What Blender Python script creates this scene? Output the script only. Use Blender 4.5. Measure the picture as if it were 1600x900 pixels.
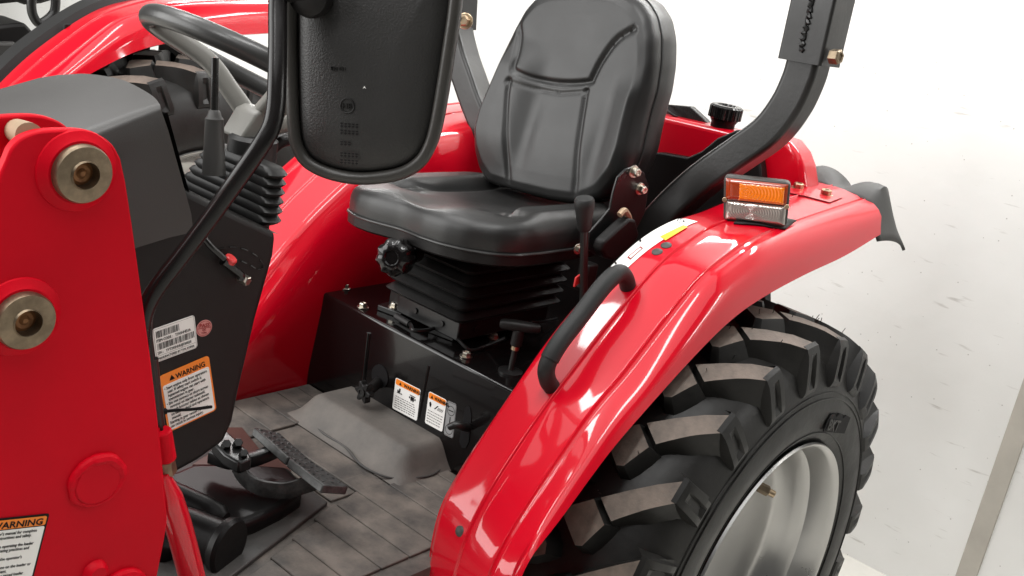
import bpy, bmesh, math, random
import numpy as np
from mathutils import Vector, Matrix

random.seed(7)
for o in list(bpy.data.objects): bpy.data.objects.remove(o)
SC = bpy.context.scene
COL = SC.collection

# ------------------------------------------------------------------ camera
CAM_C = np.array([1.2636349, -1.6336482, 1.4869667])
CAM_F = 1609.58
CAM_M = np.array([[0.7350234833, 0.6561003788, 0.1710928752],
                  [0.3203584216, -0.1136502151, -0.9404542043],
                  [-0.5975876176, 0.7460669686, -0.2937228587]])
cam = bpy.data.cameras.new("camera")
cam.sensor_width = 36.0
cam.lens = 36.0 * CAM_F / 1600.0
cam.clip_start = 0.02
cam.clip_end = 200.0
camo = bpy.data.objects.new("camera", cam)
COL.objects.link(camo)
r_, d_, f_ = CAM_M
camo.matrix_world = Matrix(((r_[0], -d_[0], -f_[0], CAM_C[0]),
                            (r_[1], -d_[1], -f_[1], CAM_C[1]),
                            (r_[2], -d_[2], -f_[2], CAM_C[2]),
                            (0, 0, 0, 1)))
SC.camera = camo

# ------------------------------------------------------------------ light
world = bpy.data.worlds.new("World")
SC.world = world
world.use_nodes = True
bg = world.node_tree.nodes["Background"]
bg.inputs[0].default_value = (1.0, 0.985, 0.96, 1)
bg.inputs[1].default_value = 0.08


def area_lamp(name, loc, target, sx, sy, power, col=(1, 0.97, 0.93)):
    l = bpy.data.lights.new(name, 'AREA')
    l.shape = 'RECTANGLE'
    l.size, l.size_y, l.energy, l.color = sx, sy, power, col
    o = bpy.data.objects.new(name, l)
    COL.objects.link(o)
    o.location = loc
    d = Vector(target) - Vector(loc)
    o.rotation_euler = d.to_track_quat('-Z', 'Y').to_euler()
    return o


# white, evenly lit workshop ceiling
area_lamp("ceiling_light", (-0.8, -2.2, 3.9), (-0.8, -2.2, 0), 7.0, 6.0, 205, (1, 0.995, 0.985))
# rows of fluorescent battens under it
for lx, ly in ((-1.45, -2.7), (-1.45, -1.1), (0.4, -2.9), (0.4, -1.1)):
    area_lamp("ceiling_lamp", (lx, ly, 3.3), (lx, ly, 0), 0.30, 1.2, 26, (1, 0.99, 0.975))
for lx in (-2.6, 0.2, 3.0):
    area_lamp("ceiling_lamp", (lx, 0.97, 2.40), (lx, 1.03, 0), 1.5, 0.14, 30, (1, 0.99, 0.975))
# daylight through the workshop door in front of the tractor's far side
area_lamp("door_light", (-3.2, -4.4, 1.9), (0.0, 0.0, 1.1), 4.4, 3.0, 250, (1, 0.995, 0.98))

SC.view_settings.view_transform = 'Standard'
SC.view_settings.look = 'None'
SC.view_settings.gamma = 1.0
SC.view_settings.exposure = 0.0
SC.view_settings.use_curve_mapping = False
SC.cycles.use_denoising = True


# ------------------------------------------------------------------ photo geometry
def ray(px, py):
    return CAM_M.T @ np.array([(px - 800) / CAM_F, (py - 450) / CAM_F, 1.0])


def P(px, py, X=None, Y=None, Z=None, D=None):
    d = ray(px, py)
    if D is not None: return CAM_C + d * D
    for i, v in enumerate((X, Y, Z)):
        if v is not None: return CAM_C + d * ((v - CAM_C[i]) / d[i])


def PP(px, py, pt, n):
    d = ray(px, py); n = np.array(n, float)
    return CAM_C + d * (((np.array(pt) - CAM_C) @ n) / (d @ n))


def proj(p):
    v = CAM_M @ (np.asarray(p) - CAM_C)
    return np.array([800 + CAM_F * v[0] / v[2], 450 + CAM_F * v[1] / v[2]])


def unit(v):
    v = np.asarray(v, float)
    return v / np.linalg.norm(v)


# ------------------------------------------------------------------ materials
MATS = {}


def mat(name, col, rough=0.5, metal=0.0, coat=0.0, spec=0.5, bump=0.0, bscale=200.0, var=0.0, vscale=6.0,
        col2=None, rvar=0.0, bdetail=4.0, trans=0.0, ior=1.45, voro=False, emit=None, coatr=0.05):
    m = bpy.data.materials.new(name)
    m.use_nodes = True
    nt = m.node_tree; N = nt.nodes; L = nt.links
    b = N["Principled BSDF"]
    b.inputs["Base Color"].default_value = (*col, 1)
    b.inputs["Roughness"].default_value = rough
    b.inputs["Metallic"].default_value = metal
    b.inputs["Coat Weight"].default_value = coat
    b.inputs["Coat Roughness"].default_value = coatr
    b.inputs["Specular IOR Level"].default_value = spec
    b.inputs["IOR"].default_value = ior
    b.inputs["Transmission Weight"].default_value = trans
    tc = N.new("ShaderNodeTexCoord")
    if var or rvar or col2:
        n = N.new("ShaderNodeTexNoise"); n.inputs["Scale"].default_value = vscale
        n.inputs["Detail"].default_value = 7; n.inputs["Roughness"].default_value = 0.62
        L.new(tc.outputs["Object"], n.inputs["Vector"])
        if col2 or var:
            r = N.new("ShaderNodeValToRGB")
            r.color_ramp.elements[0].position = 0.36; r.color_ramp.elements[1].position = 0.66
            c2 = col2 or tuple(min(1, c * (1 + var)) for c in col)
            c1 = col if col2 else tuple(c * (1 - var) for c in col)
            r.color_ramp.elements[0].color = (*c1, 1); r.color_ramp.elements[1].color = (*c2, 1)
            L.new(n.outputs["Fac"], r.inputs["Fac"]); L.new(r.outputs["Color"], b.inputs["Base Color"])
        if rvar:
            mr = N.new("ShaderNodeMapRange")
            mr.inputs["From Min"].default_value = 0.3; mr.inputs["From Max"].default_value = 0.7
            mr.inputs["To Min"].default_value = max(0.02, rough - rvar); mr.inputs["To Max"].default_value = rough + rvar
            L.new(n.outputs["Fac"], mr.inputs["Value"]); L.new(mr.outputs["Result"], b.inputs["Roughness"])
    if bump:
        if voro:
            t = N.new("ShaderNodeTexVoronoi"); t.inputs["Scale"].default_value = bscale; out = t.outputs["Distance"]
        else:
            t = N.new("ShaderNodeTexNoise"); t.inputs["Scale"].default_value = bscale
            t.inputs["Detail"].default_value = bdetail; out = t.outputs["Fac"]
        L.new(tc.outputs["Object"], t.inputs["Vector"])
        bp = N.new("ShaderNodeBump"); bp.inputs["Strength"].default_value = bump
        bp.inputs["Distance"].default_value = 0.002
        L.new(out, bp.inputs["Height"]); L.new(bp.outputs["Normal"], b.inputs["Normal"])
    MATS[name] = m
    return m


RED = mat("red_paint", (0.56, 0.001, 0.013), 0.32, coat=0.85, spec=0.15, bump=0.02, bscale=18, bdetail=2, rvar=0.04, vscale=3)
REDM = mat("red_matt_paint", (0.53, 0.001, 0.011), 0.50, coat=0.0, spec=0.12, bump=0.12, bscale=240, var=0.08, vscale=3.5, rvar=0.06)
GLOSSBLK = mat("gloss_black_paint", (0.005, 0.0042, 0.0042), 0.18, coat=0.25, spec=0.35, bump=0.05, bscale=30, bdetail=2, rvar=0.05)
BLK = mat("black_steel_paint", (0.011, 0.011, 0.011), 0.32, bump=0.08, bscale=60, rvar=0.08)
SATIN = mat("satin_black_tube", (0.012, 0.0115, 0.011), 0.33, bump=0.10, bscale=110, rvar=0.08)
PLAST = mat("black_plastic", (0.008, 0.0072, 0.007), 0.46, spec=0.28, bump=0.16, bscale=900, rvar=0.05)
GREYPL = mat("grey_plastic", (0.040, 0.038, 0.036), 0.48, bump=0.12, bscale=800, rvar=0.05)
WHEELPL = mat("steering_wheel_plastic", (0.030, 0.030, 0.029), 0.30, bump=0.05, bscale=300)
SPOKE = mat("spoke_plastic", (0.17, 0.165, 0.15), 0.40, bump=0.05, bscale=300)
VINYL = mat("seat_vinyl", (0.011, 0.0108, 0.0105), 0.39, bump=0.16, bscale=700, rvar=0.05, vscale=8, spec=0.55)
PIPING = mat("vinyl_piping", (0.020, 0.0195, 0.019), 0.34)
RUBBER = mat("bellows_rubber", (0.012, 0.0118, 0.0115), 0.47, bump=0.08, bscale=200)
GRIP = mat("grip_rubber", (0.011, 0.011, 0.011), 0.55, bump=0.25, bscale=700)
TYRE = mat("tyre_rubber", (0.0105, 0.0098, 0.009), 0.44, spec=0.35, bump=0.18, bscale=90, var=0.25, vscale=14, rvar=0.08)
TREAD = mat("tread_face", (0.070, 0.056, 0.046), 0.66, bump=0.35, bscale=160, col2=(0.165, 0.128, 0.103), vscale=17)
MATR = mat("floor_mat", (0.055, 0.050, 0.046), 0.64, bump=0.25, bscale=220, col2=(0.150, 0.128, 0.110), vscale=15)
MATD = mat("floor_plate", (0.030, 0.029, 0.028), 0.55, bump=0.25, bscale=260, col2=(0.055, 0.050, 0.046), vscale=7)
ZINC = mat("zinc_steel", (0.62, 0.58, 0.50), 0.30, metal=1.0, bump=0.1, bscale=200, var=0.15, vscale=40)
BRASS = mat("yellow_zinc", (0.52, 0.40, 0.27), 0.34, metal=1.0, bump=0.12, bscale=150, var=0.2, vscale=60)
PIN = mat("passivated_pin", (0.23, 0.18, 0.125), 0.46, metal=1.0, bump=0.2, bscale=140, var=0.25, vscale=50)
RUST = mat("rusty_bore", (0.20, 0.085, 0.035), 0.65, metal=0.5, bump=0.6, bscale=120, col2=(0.34, 0.17, 0.07), vscale=60)
SILVER = mat("silver_rim_paint", (0.44, 0.435, 0.425), 0.30, metal=0.9, bump=0.03, bscale=60, rvar=0.05)
PEDAL = mat("worn_pedal", (0.028, 0.028, 0.0275), 0.42, metal=0.3, bump=0.35, bscale=150, col2=(0.075, 0.075, 0.073), vscale=55)
BROWN = mat("primer_brown", (0.060, 0.022, 0.016), 0.5, bump=0.1, bscale=100, var=0.2)
WHITE = mat("label_white", (0.80, 0.79, 0.76), 0.35)
ORANGE = mat("label_orange", (0.85, 0.22, 0.012), 0.35)
YELLOW = mat("label_yellow", (0.80, 0.45, 0.03), 0.35)
INK = mat("label_ink", (0.008, 0.0075, 0.008), 0.6, spec=0.15)
GREYINK = mat("label_grey_ink", (0.09, 0.09, 0.09), 0.45)
GREYLAB = mat("label_grey", (0.26, 0.26, 0.26), 0.35)
PINK = mat("sticker_pink", (0.58, 0.24, 0.22), 0.45)
REDINK = mat("red_ink", (0.28, 0.015, 0.015), 0.45)
PLUG = mat("plug_grey", (0.05, 0.047, 0.042), 0.5)
FLAP = mat("flap_rubber", (0.045, 0.044, 0.042), 0.55, bump=0.1, bscale=100)
KNOBRED = mat("red_knob", (0.55, 0.03, 0.03), 0.35)
CLEARL = mat("clear_lens", (0.42, 0.385, 0.35), 0.12, coat=1.0, metal=0.6)
AMBER = mat("amber_lens", (0.85, 0.20, 0.004), 0.10, coat=1.0, spec=0.6)
AMBERD = mat("amber_lens_dark", (0.30, 0.035, 0.006), 0.10, coat=1.0)
TAN = mat("tan_steel", (0.36, 0.26, 0.17), 0.5, metal=0.4, bump=0.15, bscale=100, var=0.1)


def wall_mat():
    m = bpy.data.materials.new("white_wall")
    m.use_nodes = True
    nt = m.node_tree; N = nt.nodes; L = nt.links; b = N["Principled BSDF"]
    tc = N.new("ShaderNodeTexCoord")
    n1 = N.new("ShaderNodeTexNoise"); n1.inputs["Scale"].default_value = 2.2; n1.inputs["Detail"].default_value = 6
    mp = N.new("ShaderNodeMapping"); mp.inputs["Scale"].default_value = (9, 9, 60); mp.inputs["Rotation"].default_value = (0, 0.22, 0)
    n2 = N.new("ShaderNodeTexNoise"); n2.inputs["Scale"].default_value = 1.0; n2.inputs["Detail"].default_value = 3
    n3 = N.new("ShaderNodeTexVoronoi"); n3.inputs["Scale"].default_value = 34
    L.new(tc.outputs["Object"], n1.inputs["Vector"]); L.new(tc.outputs["Object"], mp.inputs["Vector"])
    L.new(mp.outputs["Vector"], n2.inputs["Vector"]); L.new(tc.outputs["Object"], n3.inputs["Vector"])
    r1 = N.new("ShaderNodeValToRGB")
    r1.color_ramp.elements[0].position = 0.3; r1.color_ramp.elements[1].position = 0.72
    r1.color_ramp.elements[0].color = (0.655, 0.65, 0.625, 1); r1.color_ramp.elements[1].color = (0.74, 0.738, 0.72, 1)
    L.new(n1.outputs["Fac"], r1.inputs["Fac"])
    r2 = N.new("ShaderNodeValToRGB")
    r2.color_ramp.elements[0].position = 0.658; r2.color_ramp.elements[1].position = 0.76
    r2.color_ramp.elements[0].color = (0, 0, 0, 1); r2.color_ramp.elements[1].color = (0.55, 0.55, 0.55, 1)
    L.new(n2.outputs["Fac"], r2.inputs["Fac"])
    mx = N.new("ShaderNodeMixRGB"); mx.inputs[2].default_value = (0.34, 0.32, 0.29, 1)
    L.new(r2.outputs["Color"], mx.inputs[0]); L.new(r1.outputs["Color"], mx.inputs[1])
    r3 = N.new("ShaderNodeValToRGB")
    r3.color_ramp.elements[0].position = 0.05; r3.color_ramp.elements[1].position = 0.075
    r3.color_ramp.elements[0].color = (0.6, 0.6, 0.6, 1); r3.color_ramp.elements[1].color = (0, 0, 0, 1)
    L.new(n3.outputs["Distance"], r3.inputs["Fac"])
    mx2 = N.new("ShaderNodeMixRGB"); mx2.inputs[2].default_value = (0.22, 0.20, 0.18, 1)
    L.new(r3.outputs["Color"], mx2.inputs[0]); L.new(mx.outputs["Color"], mx2.inputs[1])
    L.new(mx2.outputs["Color"], b.inputs["Base Color"])
    b.inputs["Roughness"].default_value = 0.6
    n4 = N.new("ShaderNodeTexNoise"); n4.inputs["Scale"].default_value = 14; n4.inputs["Detail"].default_value = 8
    L.new(tc.outputs["Object"], n4.inputs["Vector"])
    bp = N.new("ShaderNodeBump"); bp.inputs["Strength"].default_value = 0.12; bp.inputs["Distance"].default_value = 0.01
    L.new(n4.outputs["Fac"], bp.inputs["Height"]); L.new(bp.outputs["Normal"], b.inputs["Normal"])
    return m


WALL = wall_mat()
BATTEN = mat("batten_grey", (0.40, 0.375, 0.33), 0.6, bump=0.2, bscale=40, var=0.1, vscale=5)
FLOORM = mat("painted_concrete", (0.56, 0.545, 0.50), 0.55, bump=0.1, bscale=30, var=0.08, vscale=4)


# ------------------------------------------------------------------ mesh helpers
def link(name, me, m, parent, smooth=True, angle=35, bevel=0.0, seg=2, subsurf=0, label=None, kind=None):
    o = bpy.data.objects.new(name, me)
    COL.objects.link(o)
    if m is not None:
        for mm in (m if isinstance(m, (list, tuple)) else [m]): me.materials.append(mm)
    if smooth:
        me.polygons.foreach_set("use_smooth", [True] * len(me.polygons))
        try: me.set_sharp_from_angle(angle=math.radians(angle))
        except Exception: pass
    if parent is not None: o.parent = parent
    if bevel:
        b = o.modifiers.new("bevel", 'BEVEL'); b.width = bevel; b.segments = seg; b.limit_method = 'ANGLE'
        b.angle_limit = math.radians(32); b.harden_normals = False
    if subsurf:
        s = o.modifiers.new("subsurf", 'SUBSURF'); s.levels = subsurf; s.render_levels = subsurf
    if label: o["label"] = label
    if kind: o["kind"] = kind
    return o


def mk(name, v, f, m, parent, fix=True, **k):
    me = bpy.data.meshes.new(name)
    me.from_pydata([tuple(map(float, p)) for p in v], [], f)
    if fix:
        bm = bmesh.new(); bm.from_mesh(me)
        bmesh.ops.recalc_face_normals(bm, faces=bm.faces[:]); bm.to_mesh(me); bm.free()
    me.update()
    return link(name, me, m, parent, **k)


def empty(name, loc=(0, 0, 0), parent=None):
    o = bpy.data.objects.new(name, None)
    COL.objects.link(o); o.location = loc; o.empty_display_size = 0.1
    if parent is not None: o.parent = parent
    return o


def prism(name, pts, vec, m, parent, **k):
    pts = [np.asarray(p, float) for p in pts]; n = len(pts); vec = np.asarray(vec, float)
    v = pts + [p + vec for p in pts]
    f = [list(range(n)), list(range(2 * n - 1, n - 1, -1))] + [[i, i + n, (i + 1) % n + n, (i + 1) % n] for i in range(n)]
    return mk(name, v, f, m, parent, **k)


def box(name, c, ex, ey, ez, m, parent, **k):
    """box with centre c and full edge vectors"""
    c, ex, ey, ez = (np.asarray(a, float) for a in (c, ex, ey, ez))
    b = c - ez / 2
    return prism(name, [b - ex / 2 - ey / 2, b + ex / 2 - ey / 2, b + ex / 2 + ey / 2, b - ex / 2 + ey / 2], ez, m, parent, **k)


def abox(name, x0, x1, y0, y1, z0, z1, m, parent, **k):
    return box(name, ((x0 + x1) / 2, (y0 + y1) / 2, (z0 + z1) / 2), (x1 - x0, 0, 0), (0, y1 - y0, 0), (0, 0, z1 - z0), m, parent, **k)


def frame(axis, up=(0, 0, 1)):
    a = unit(axis); u = np.asarray(up, float)
    if abs(a @ unit(u)) > 0.97: u = np.array([0, 1.0, 0])
    x = unit(np.cross(u, a)); y = np.cross(a, x)
    return x, y, a


def lathe(name, prof, org, axis, m, parent, n=32, closed=False, caps=True, **k):
    """prof: list of (distance along axis, radius)"""
    x, y, a = frame(axis); org = np.asarray(org, float)
    v = []; f = []; K = len(prof)
    for j in range(n):
        t = 2 * math.pi * j / n
        d = math.cos(t) * x + math.sin(t) * y
        for (h, r) in prof: v.append(org + a * h + d * r)
    for j in range(n):
        j2 = (j + 1) % n
        for i in range(K - 1 + (1 if closed else 0)):
            i2 = (i + 1) % K
            f.append([j * K + i, j2 * K + i, j2 * K + i2, j * K + i2])
    if not closed and caps:
        if prof[0][1] > 1e-6: f.append([j * K for j in range(n)])
        if prof[-1][1] > 1e-6: f.append([j * K + K - 1 for j in range(n)][::-1])
    return mk(name, v, f, m, parent, **k)


def cyl(name, c, axis, r, h, m, parent, n=24, ch=None, r2=None, **k):
    r2 = r if r2 is None else r2
    ch = min(r, r2, h) * 0.15 if ch is None else ch
    return lathe(name, [(0, r - ch), (ch, r), (h - ch, r2), (h, r2 - ch)], c, axis, m, parent, n=n, **k)


def catmull(pts, n):
    pts = np.asarray(pts, float)
    p = np.vstack([2 * pts[0] - pts[1], pts, 2 * pts[-1] - pts[-2]])
    out = []
    S = len(pts) - 1
    for i in range(n):
        u = i / (n - 1) * S; s = min(int(u), S - 1); t = u - s
        a, b, c, d = p[s:s + 4]
        out.append(0.5 * (2 * b + (c - a) * t + (2 * a - 5 * b + 4 * c - d) * t * t + (3 * b - a - 3 * c + d) * t ** 3))
    return np.array(out)


def resample(pts, n):
    pts = np.asarray(pts, float)
    d = np.r_[0, np.cumsum(np.linalg.norm(np.diff(pts, axis=0), axis=1))]
    s = np.linspace(0, d[-1], n)
    return np.stack([np.interp(s, d, pts[:, i]) for i in range(pts.shape[1])], 1)


def smooth_line(p, it):
    p = p.copy()
    for _ in range(it): p[1:-1] = 0.5 * p[1:-1] + 0.25 * (p[:-2] + p[2:])
    return p


def sweep(name, path, section, m, parent, up=(0, 0, 1), scale=None, cap=True, closed=False, **k):
    """section: list of 2D points, swept with parallel transport"""
    path = np.asarray(path, float); n = len(path)
    T = np.gradient(path, axis=0) if not closed else np.roll(path, -1, 0) - np.roll(path, 1, 0)
    T = T / np.linalg.norm(T, axis=1)[:, None]
    x, y, _ = frame(T[0], up)
    v = []; K = len(section)
    for i in range(n):
        x = unit(x - T[i] * (x @ T[i])); y = np.cross(T[i], x)
        s = 1.0 if scale is None else scale[i]
        for a, b in section: v.append(path[i] + (x * a + y * b) * s)
    f = []
    for i in range(n if closed else n - 1):
        i2 = (i + 1) % n
        for j in range(K): f.append([i * K + j, i * K + (j + 1) % K, i2 * K + (j + 1) % K, i2 * K + j])
    if cap and not closed: f += [list(range(K))[::-1], list(range((n - 1) * K, n * K))]
    return mk(name, v, f, m, parent, **k)


def circ(r, n=14): return [(r * math.cos(2 * math.pi * i / n), r * math.sin(2 * math.pi * i / n)) for i in range(n)]


def rrect(w, h, r, n=4):
    out = []
    for cx, cy, a0 in ((w / 2 - r, h / 2 - r, 0), (-w / 2 + r, h / 2 - r, 90), (-w / 2 + r, -h / 2 + r, 180), (w / 2 - r, -h / 2 + r, 270)):
        for i in range(n + 1):
            a = math.radians(a0 + 90 * i / n); out.append((cx + r * math.cos(a), cy + r * math.sin(a)))
    return out


def rrect2(w, h, r, n=4, e=0.0016):
    p = rrect(w, h, r, n); out = []
    for c in range(4):
        q = p[c * (n + 1):(c + 1) * (n + 1)]
        d0 = ((0, -e), (e, 0), (0, e), (-e, 0))[c]; d1 = ((-e, 0), (0, -e), (e, 0), (0, e))[c]
        out += [(q[0][0] + d0[0], q[0][1] + d0[1])] + q + [(q[-1][0] + d1[0], q[-1][1] + d1[1])]
    return out


def tube(name, path, r, m, parent, n=14, **k): return sweep(name, path, circ(r, n), m, parent, **k)


def bolt(c, axis, r, parent, m=None, washer=True, name="bolt", h=None):
    """hex-head bolt with washer, one mesh"""
    m = m or ZINC
    x, y, a = frame(axis); c = np.asarray(c, float); v = []; f = []
    h = h or r * 0.95

    def ring(rad, z, n, ph=0):
        s = len(v)
        for i in range(n):
            t = 2 * math.pi * i / n + ph; v.append(c + a * z + (x * math.cos(t) + y * math.sin(t)) * rad)
        return list(range(s, s + n))

    def skin(A, B):
        n = len(A)
        for i in range(n): f.append([A[i], A[(i + 1) % n], B[(i + 1) % n], B[i]])
    z0 = 0
    if washer:
        A = ring(r * 1.45, 0, 18); B = ring(r * 1.45, r * 0.16, 18); Cc = ring(r * 1.35, r * 0.22, 18)
        skin(A, B); skin(B, Cc); f.append(Cc); z0 = r * 0.2
    A = ring(r, z0, 6, 0.3); B = ring(r, z0 + h * 0.85, 6, 0.3); Cc = ring(r * 0.82, z0 + h, 6, 0.3); D = ring(r * 0.55, z0 + h * 1.0, 6, 0.3)
    E_ = ring(r * 0.5, z0 + h * 0.85, 6, 0.3)
    skin(A, B); skin(B, Cc); skin(Cc, D); skin(D, E_); f.append(E_)
    return mk(name, v, f, m, parent, angle=25)


def text(name, lines, m, parent, org, xd, yd, size, off=0.0012, align='LEFT', spacing=1.15, shear=0.0, depth=0.0002, label=None, bold=False, xs=1.0):
    """lines of lettering on a plane: org = left end of first baseline"""
    cu = bpy.data.curves.new(name, 'FONT')
    cu.body = "\n".join(lines) if isinstance(lines, (list, tuple)) else lines
    cu.size = size; cu.align_x = align; cu.space_line = spacing; cu.extrude = depth; cu.shear = shear
    cu.resolution_u = 2
    if bold: cu.offset = size * 0.018
    o = bpy.data.objects.new(name + "_tmp", cu)
    COL.objects.link(o)
    dg = bpy.context.evaluated_depsgraph_get()
    me = bpy.data.meshes.new_from_object(o.evaluated_get(dg))
    bpy.data.objects.remove(o); bpy.data.curves.remove(cu)
    me.name = name
    xd = np.asarray(xd, float) * xs; yd = np.asarray(yd, float); nrm = unit(np.cross(xd, yd)); org = np.asarray(org, float)
    for vv in me.vertices:
        a, b, c = vv.co
        vv.co = Vector(org + xd * a + yd * b + nrm * (off + c))
    me.materials.clear()
    return link(name, me, m, parent, smooth=False, label=label)


def quads(name, qs, m, parent, **k):
    """several small flat printed shapes as one mesh; qs = list of point lists"""
    v = []; f = []
    for q in qs:
        s = len(v); v += [np.asarray(p) for p in q]; f.append(list(range(s, len(v))))
    return mk(name, v, f, m, parent, smooth=False, fix=False, **k)


class Plane2:
    """2D frame on a surface: origin top-left corner, x right, y down, in metres"""
    def __init__(s, tl, tr, bl):
        tl, tr, bl = (np.asarray(a, float) for a in (tl, tr, bl))
        s.o = tl; s.w = np.linalg.norm(tr - tl)
        s.x = unit(tr - tl); d = bl - tl; d = d - s.x * (d @ s.x); s.h = np.linalg.norm(d); s.y = d / s.h
        s.n = np.cross(s.x, -s.y)

    def at(s, a, b, off=0.0): return s.o + s.x * a * s.w + s.y * b * s.h + s.n * off

    def rect(s, a0, b0, a1, b1, off): return [s.at(a0, b0, off), s.at(a1, b0, off), s.at(a1, b1, off), s.at(a0, b1, off)]


def sticker(name, pl, m, parent, r=0.004, off=0.0006, th=0.0004, label=None, rect=(0, 0, 1, 1)):
    a0, b0, a1, b1 = rect
    w = (a1 - a0) * pl.w; h = (b1 - b0) * pl.h; c = pl.at((a0 + a1) / 2, (b0 + b1) / 2, off)
    r = min(r, w / 2.1, h / 2.1)
    return prism(name, [c + pl.x * a - pl.y * b for a, b in rrect(w, h, r)], pl.n * th, m, parent, smooth=False, label=label)


def tri_sign(pl, a, b, s, off):
    c = pl.at(a, b, off)
    return [c + pl.x * -s - pl.y * -s * 0.8, c + pl.x * s - pl.y * -s * 0.8, c - pl.y * s]


def struct(o): o["kind"] = "structure"; return o


# ------------------------------------------------------------------ the room surfaces
WALL_Y = 1.236
struct(mk("floor", [(-14, -8, 0), (9, -8, 0), (9, WALL_Y, 0), (-14, WALL_Y, 0)], [[0, 1, 2, 3]], FLOORM, None, smooth=False))
wall = struct(abox("wall", -14, 9, WALL_Y, WALL_Y + 0.15, -0.02, 4.2, WALL, None, smooth=False))
bx0 = P(1493, 900, Y=WALL_Y)[0]; bx1 = P(1527, 900, Y=WALL_Y)[0]
abox("batten", bx0, bx1, WALL_Y - 0.006, WALL_Y + 0.01, 0.0, 4.1, BATTEN, wall, bevel=0.002)

# ------------------------------------------------------------------ tractor
TR = empty("tractor")
TR["label"] = "red compact tractor with black vinyl seat, wheel-arch fenders and loader post"
TR["category"] = "tractor"
AX = np.array([0.0, 0.0, 0.50])     # rear axle centre line

# ---- fender surface --------------------------------------------------------
IN_PX = [(668, 862), (672, 830), (685, 785), (702, 752), (740, 690), (800, 600), (860, 515), (915, 450), (948, 414), (996, 369),
         (1047, 341), (1089, 329), (1128, 312), (1185, 295), (1245, 278)]
CR_PX = [(770, 920), (800, 857), (863, 760), (907, 695), (952, 633), (983, 600), (1050, 512), (1112, 433), (1134, 418), (1177, 386),
         (1230, 361), (1300, 336), (1362, 315)]
LIP_PX = [(815, 895), (870, 820), (950, 710), (1010, 640), (1080, 562), (1140, 502), (1190, 466), (1260, 428), (1320, 400), (1376, 366)]
NF = 130


def prof_curve(px, X, drop):
    p = np.array([P(a, b, X=X)[1:] for a, b in px])
    if drop: p = np.vstack([p[0] + np.array([0.004, -drop]), p])
    p = smooth_line(resample(catmull(p, 160), NF), 14)
    return p


cin = prof_curve(IN_PX, 0.318, 0.10)
XCR, XLIP = 0.502, 0.540
ccr = prof_curve(CR_PX, XCR, 0.07)
clip_ = prof_curve(LIP_PX, XLIP, 0.14)
# common end planes
FEND_U = [0.0, 0.015, 0.045, 0.09, 0.10, 0.16, 0.25, 0.36, 0.45, 0.462, 0.468, 0.474, 0.480, 0.486, 0.492, 0.500, 0.512, 0.60, 0.72, 0.82, 0.868, 0.880, 0.888, 0.895, 0.902, 0.909, 0.916, 0.923, 0.931, 0.94, 0.955, 0.975, 1.0]


def fpt(t, u):
    """fender top surface, t 0..1 front to rear, u 0..1 inner edge to outer crease"""
    i = t * (NF - 1); a = min(int(i), NF - 2); w = i - a
    A = cin[a] * (1 - w) + cin[a + 1] * w; B = ccr[a] * (1 - w) + ccr[a + 1] * w
    X = 0.318 + (XCR - 0.318) * u
    q = A * (1 - u) + B * u
    tn = (cin[a + 1] - cin[a]) * (1 - u) + (ccr[a + 1] - ccr[a]) * u
    n = np.array([-tn[1], tn[0]]); n /= np.linalg.norm(n)
    if n[1] < 0 and n[0] > 0: n = -n
    h = 0.005 * math.sin(math.pi * min(max(u, 0), 1))
    h += 0.0024 * math.exp(-((u - 0.476) / 0.008) ** 2) - 0.0012 * math.exp(-((u - 0.492) / 0.008) ** 2)
    h += 0.0024 * math.exp(-((u - 0.893) / 0.008) ** 2) - 0.0012 * math.exp(-((u - 0.909) / 0.008) ** 2) + 0.0020 * math.exp(-((u - 0.925) / 0.009) ** 2)
    if u < 0.09: h -= 0.012 * (1 - u / 0.09) ** 2
    # stamped step across the top, rear of the grab handle
    if 0.10 < u < 0.88: h += 0.0025 * (1 / (1 + math.exp(-(t - 0.605 - 0.02 * u) * 110))) * min(1, (u - 0.10) / 0.06, (0.88 - u) / 0.06)
    return np.array([X, q[0] + n[0] * h, q[1] + n[1] * h]), np.array([0.0, n[0], n[1]])


def fender_grid(inner_depth, bulge=0.0):
    rows = []
    for i in range(NF):
        t = i / (NF - 1)
        row = []
        p0, n0 = fpt(t, 0.0)
        zb = 0.50
        for k, (dx, fr) in enumerate(((0.012, 1.0), (0.008, 0.75), (0.003, 0.45), (-0.001, 0.22), (-0.002, 0.09), (-0.001, 0.03))):
            z = p0[2] - fr * max(p0[2] - zb, 0.02) * inner_depth
            y = p0[1] * (1 - 0.02 * fr)
            row.append(np.array([p0[0] - 0.004 + dx - bulge * (0, 0.45, 0.95, 1.0, 0.62, 0.25)[k], y, z]))
        for u in FEND_U: row.append(fpt(t, u)[0])
        pc, nc = fpt(t, 1.0)
        i0 = i
        lipp = np.array([XLIP, clip_[i0][0], clip_[i0][1]])
        for s in (0.12, 0.28, 0.5, 0.75, 1.0):
            q = pc * (1 - s) + lipp * s
            q = q + np.array([0.010 * math.sin(math.pi * min(1, s * 1.15)) if s < 0.87 else 0, 0, 0]) + nc * 0.006 * math.sin(math.pi * s)
            row.append(q)
        row.append(lipp + np.array([-0.006, 0, 0]) - nc * 0.003)
        row.append(lipp + np.array([-0.014, 0, 0]) + nc * 0.004)
        rows.append(row)
    return rows


def grid_mesh(rows):
    v = [p for r in rows for p in r]; K = len(rows[0])
    f = [[i * K + j, i * K + j + 1, (i + 1) * K + j + 1, (i + 1) * K + j] for i in range(len(rows) - 1) for j in range(K - 1)]
    return v, f


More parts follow.
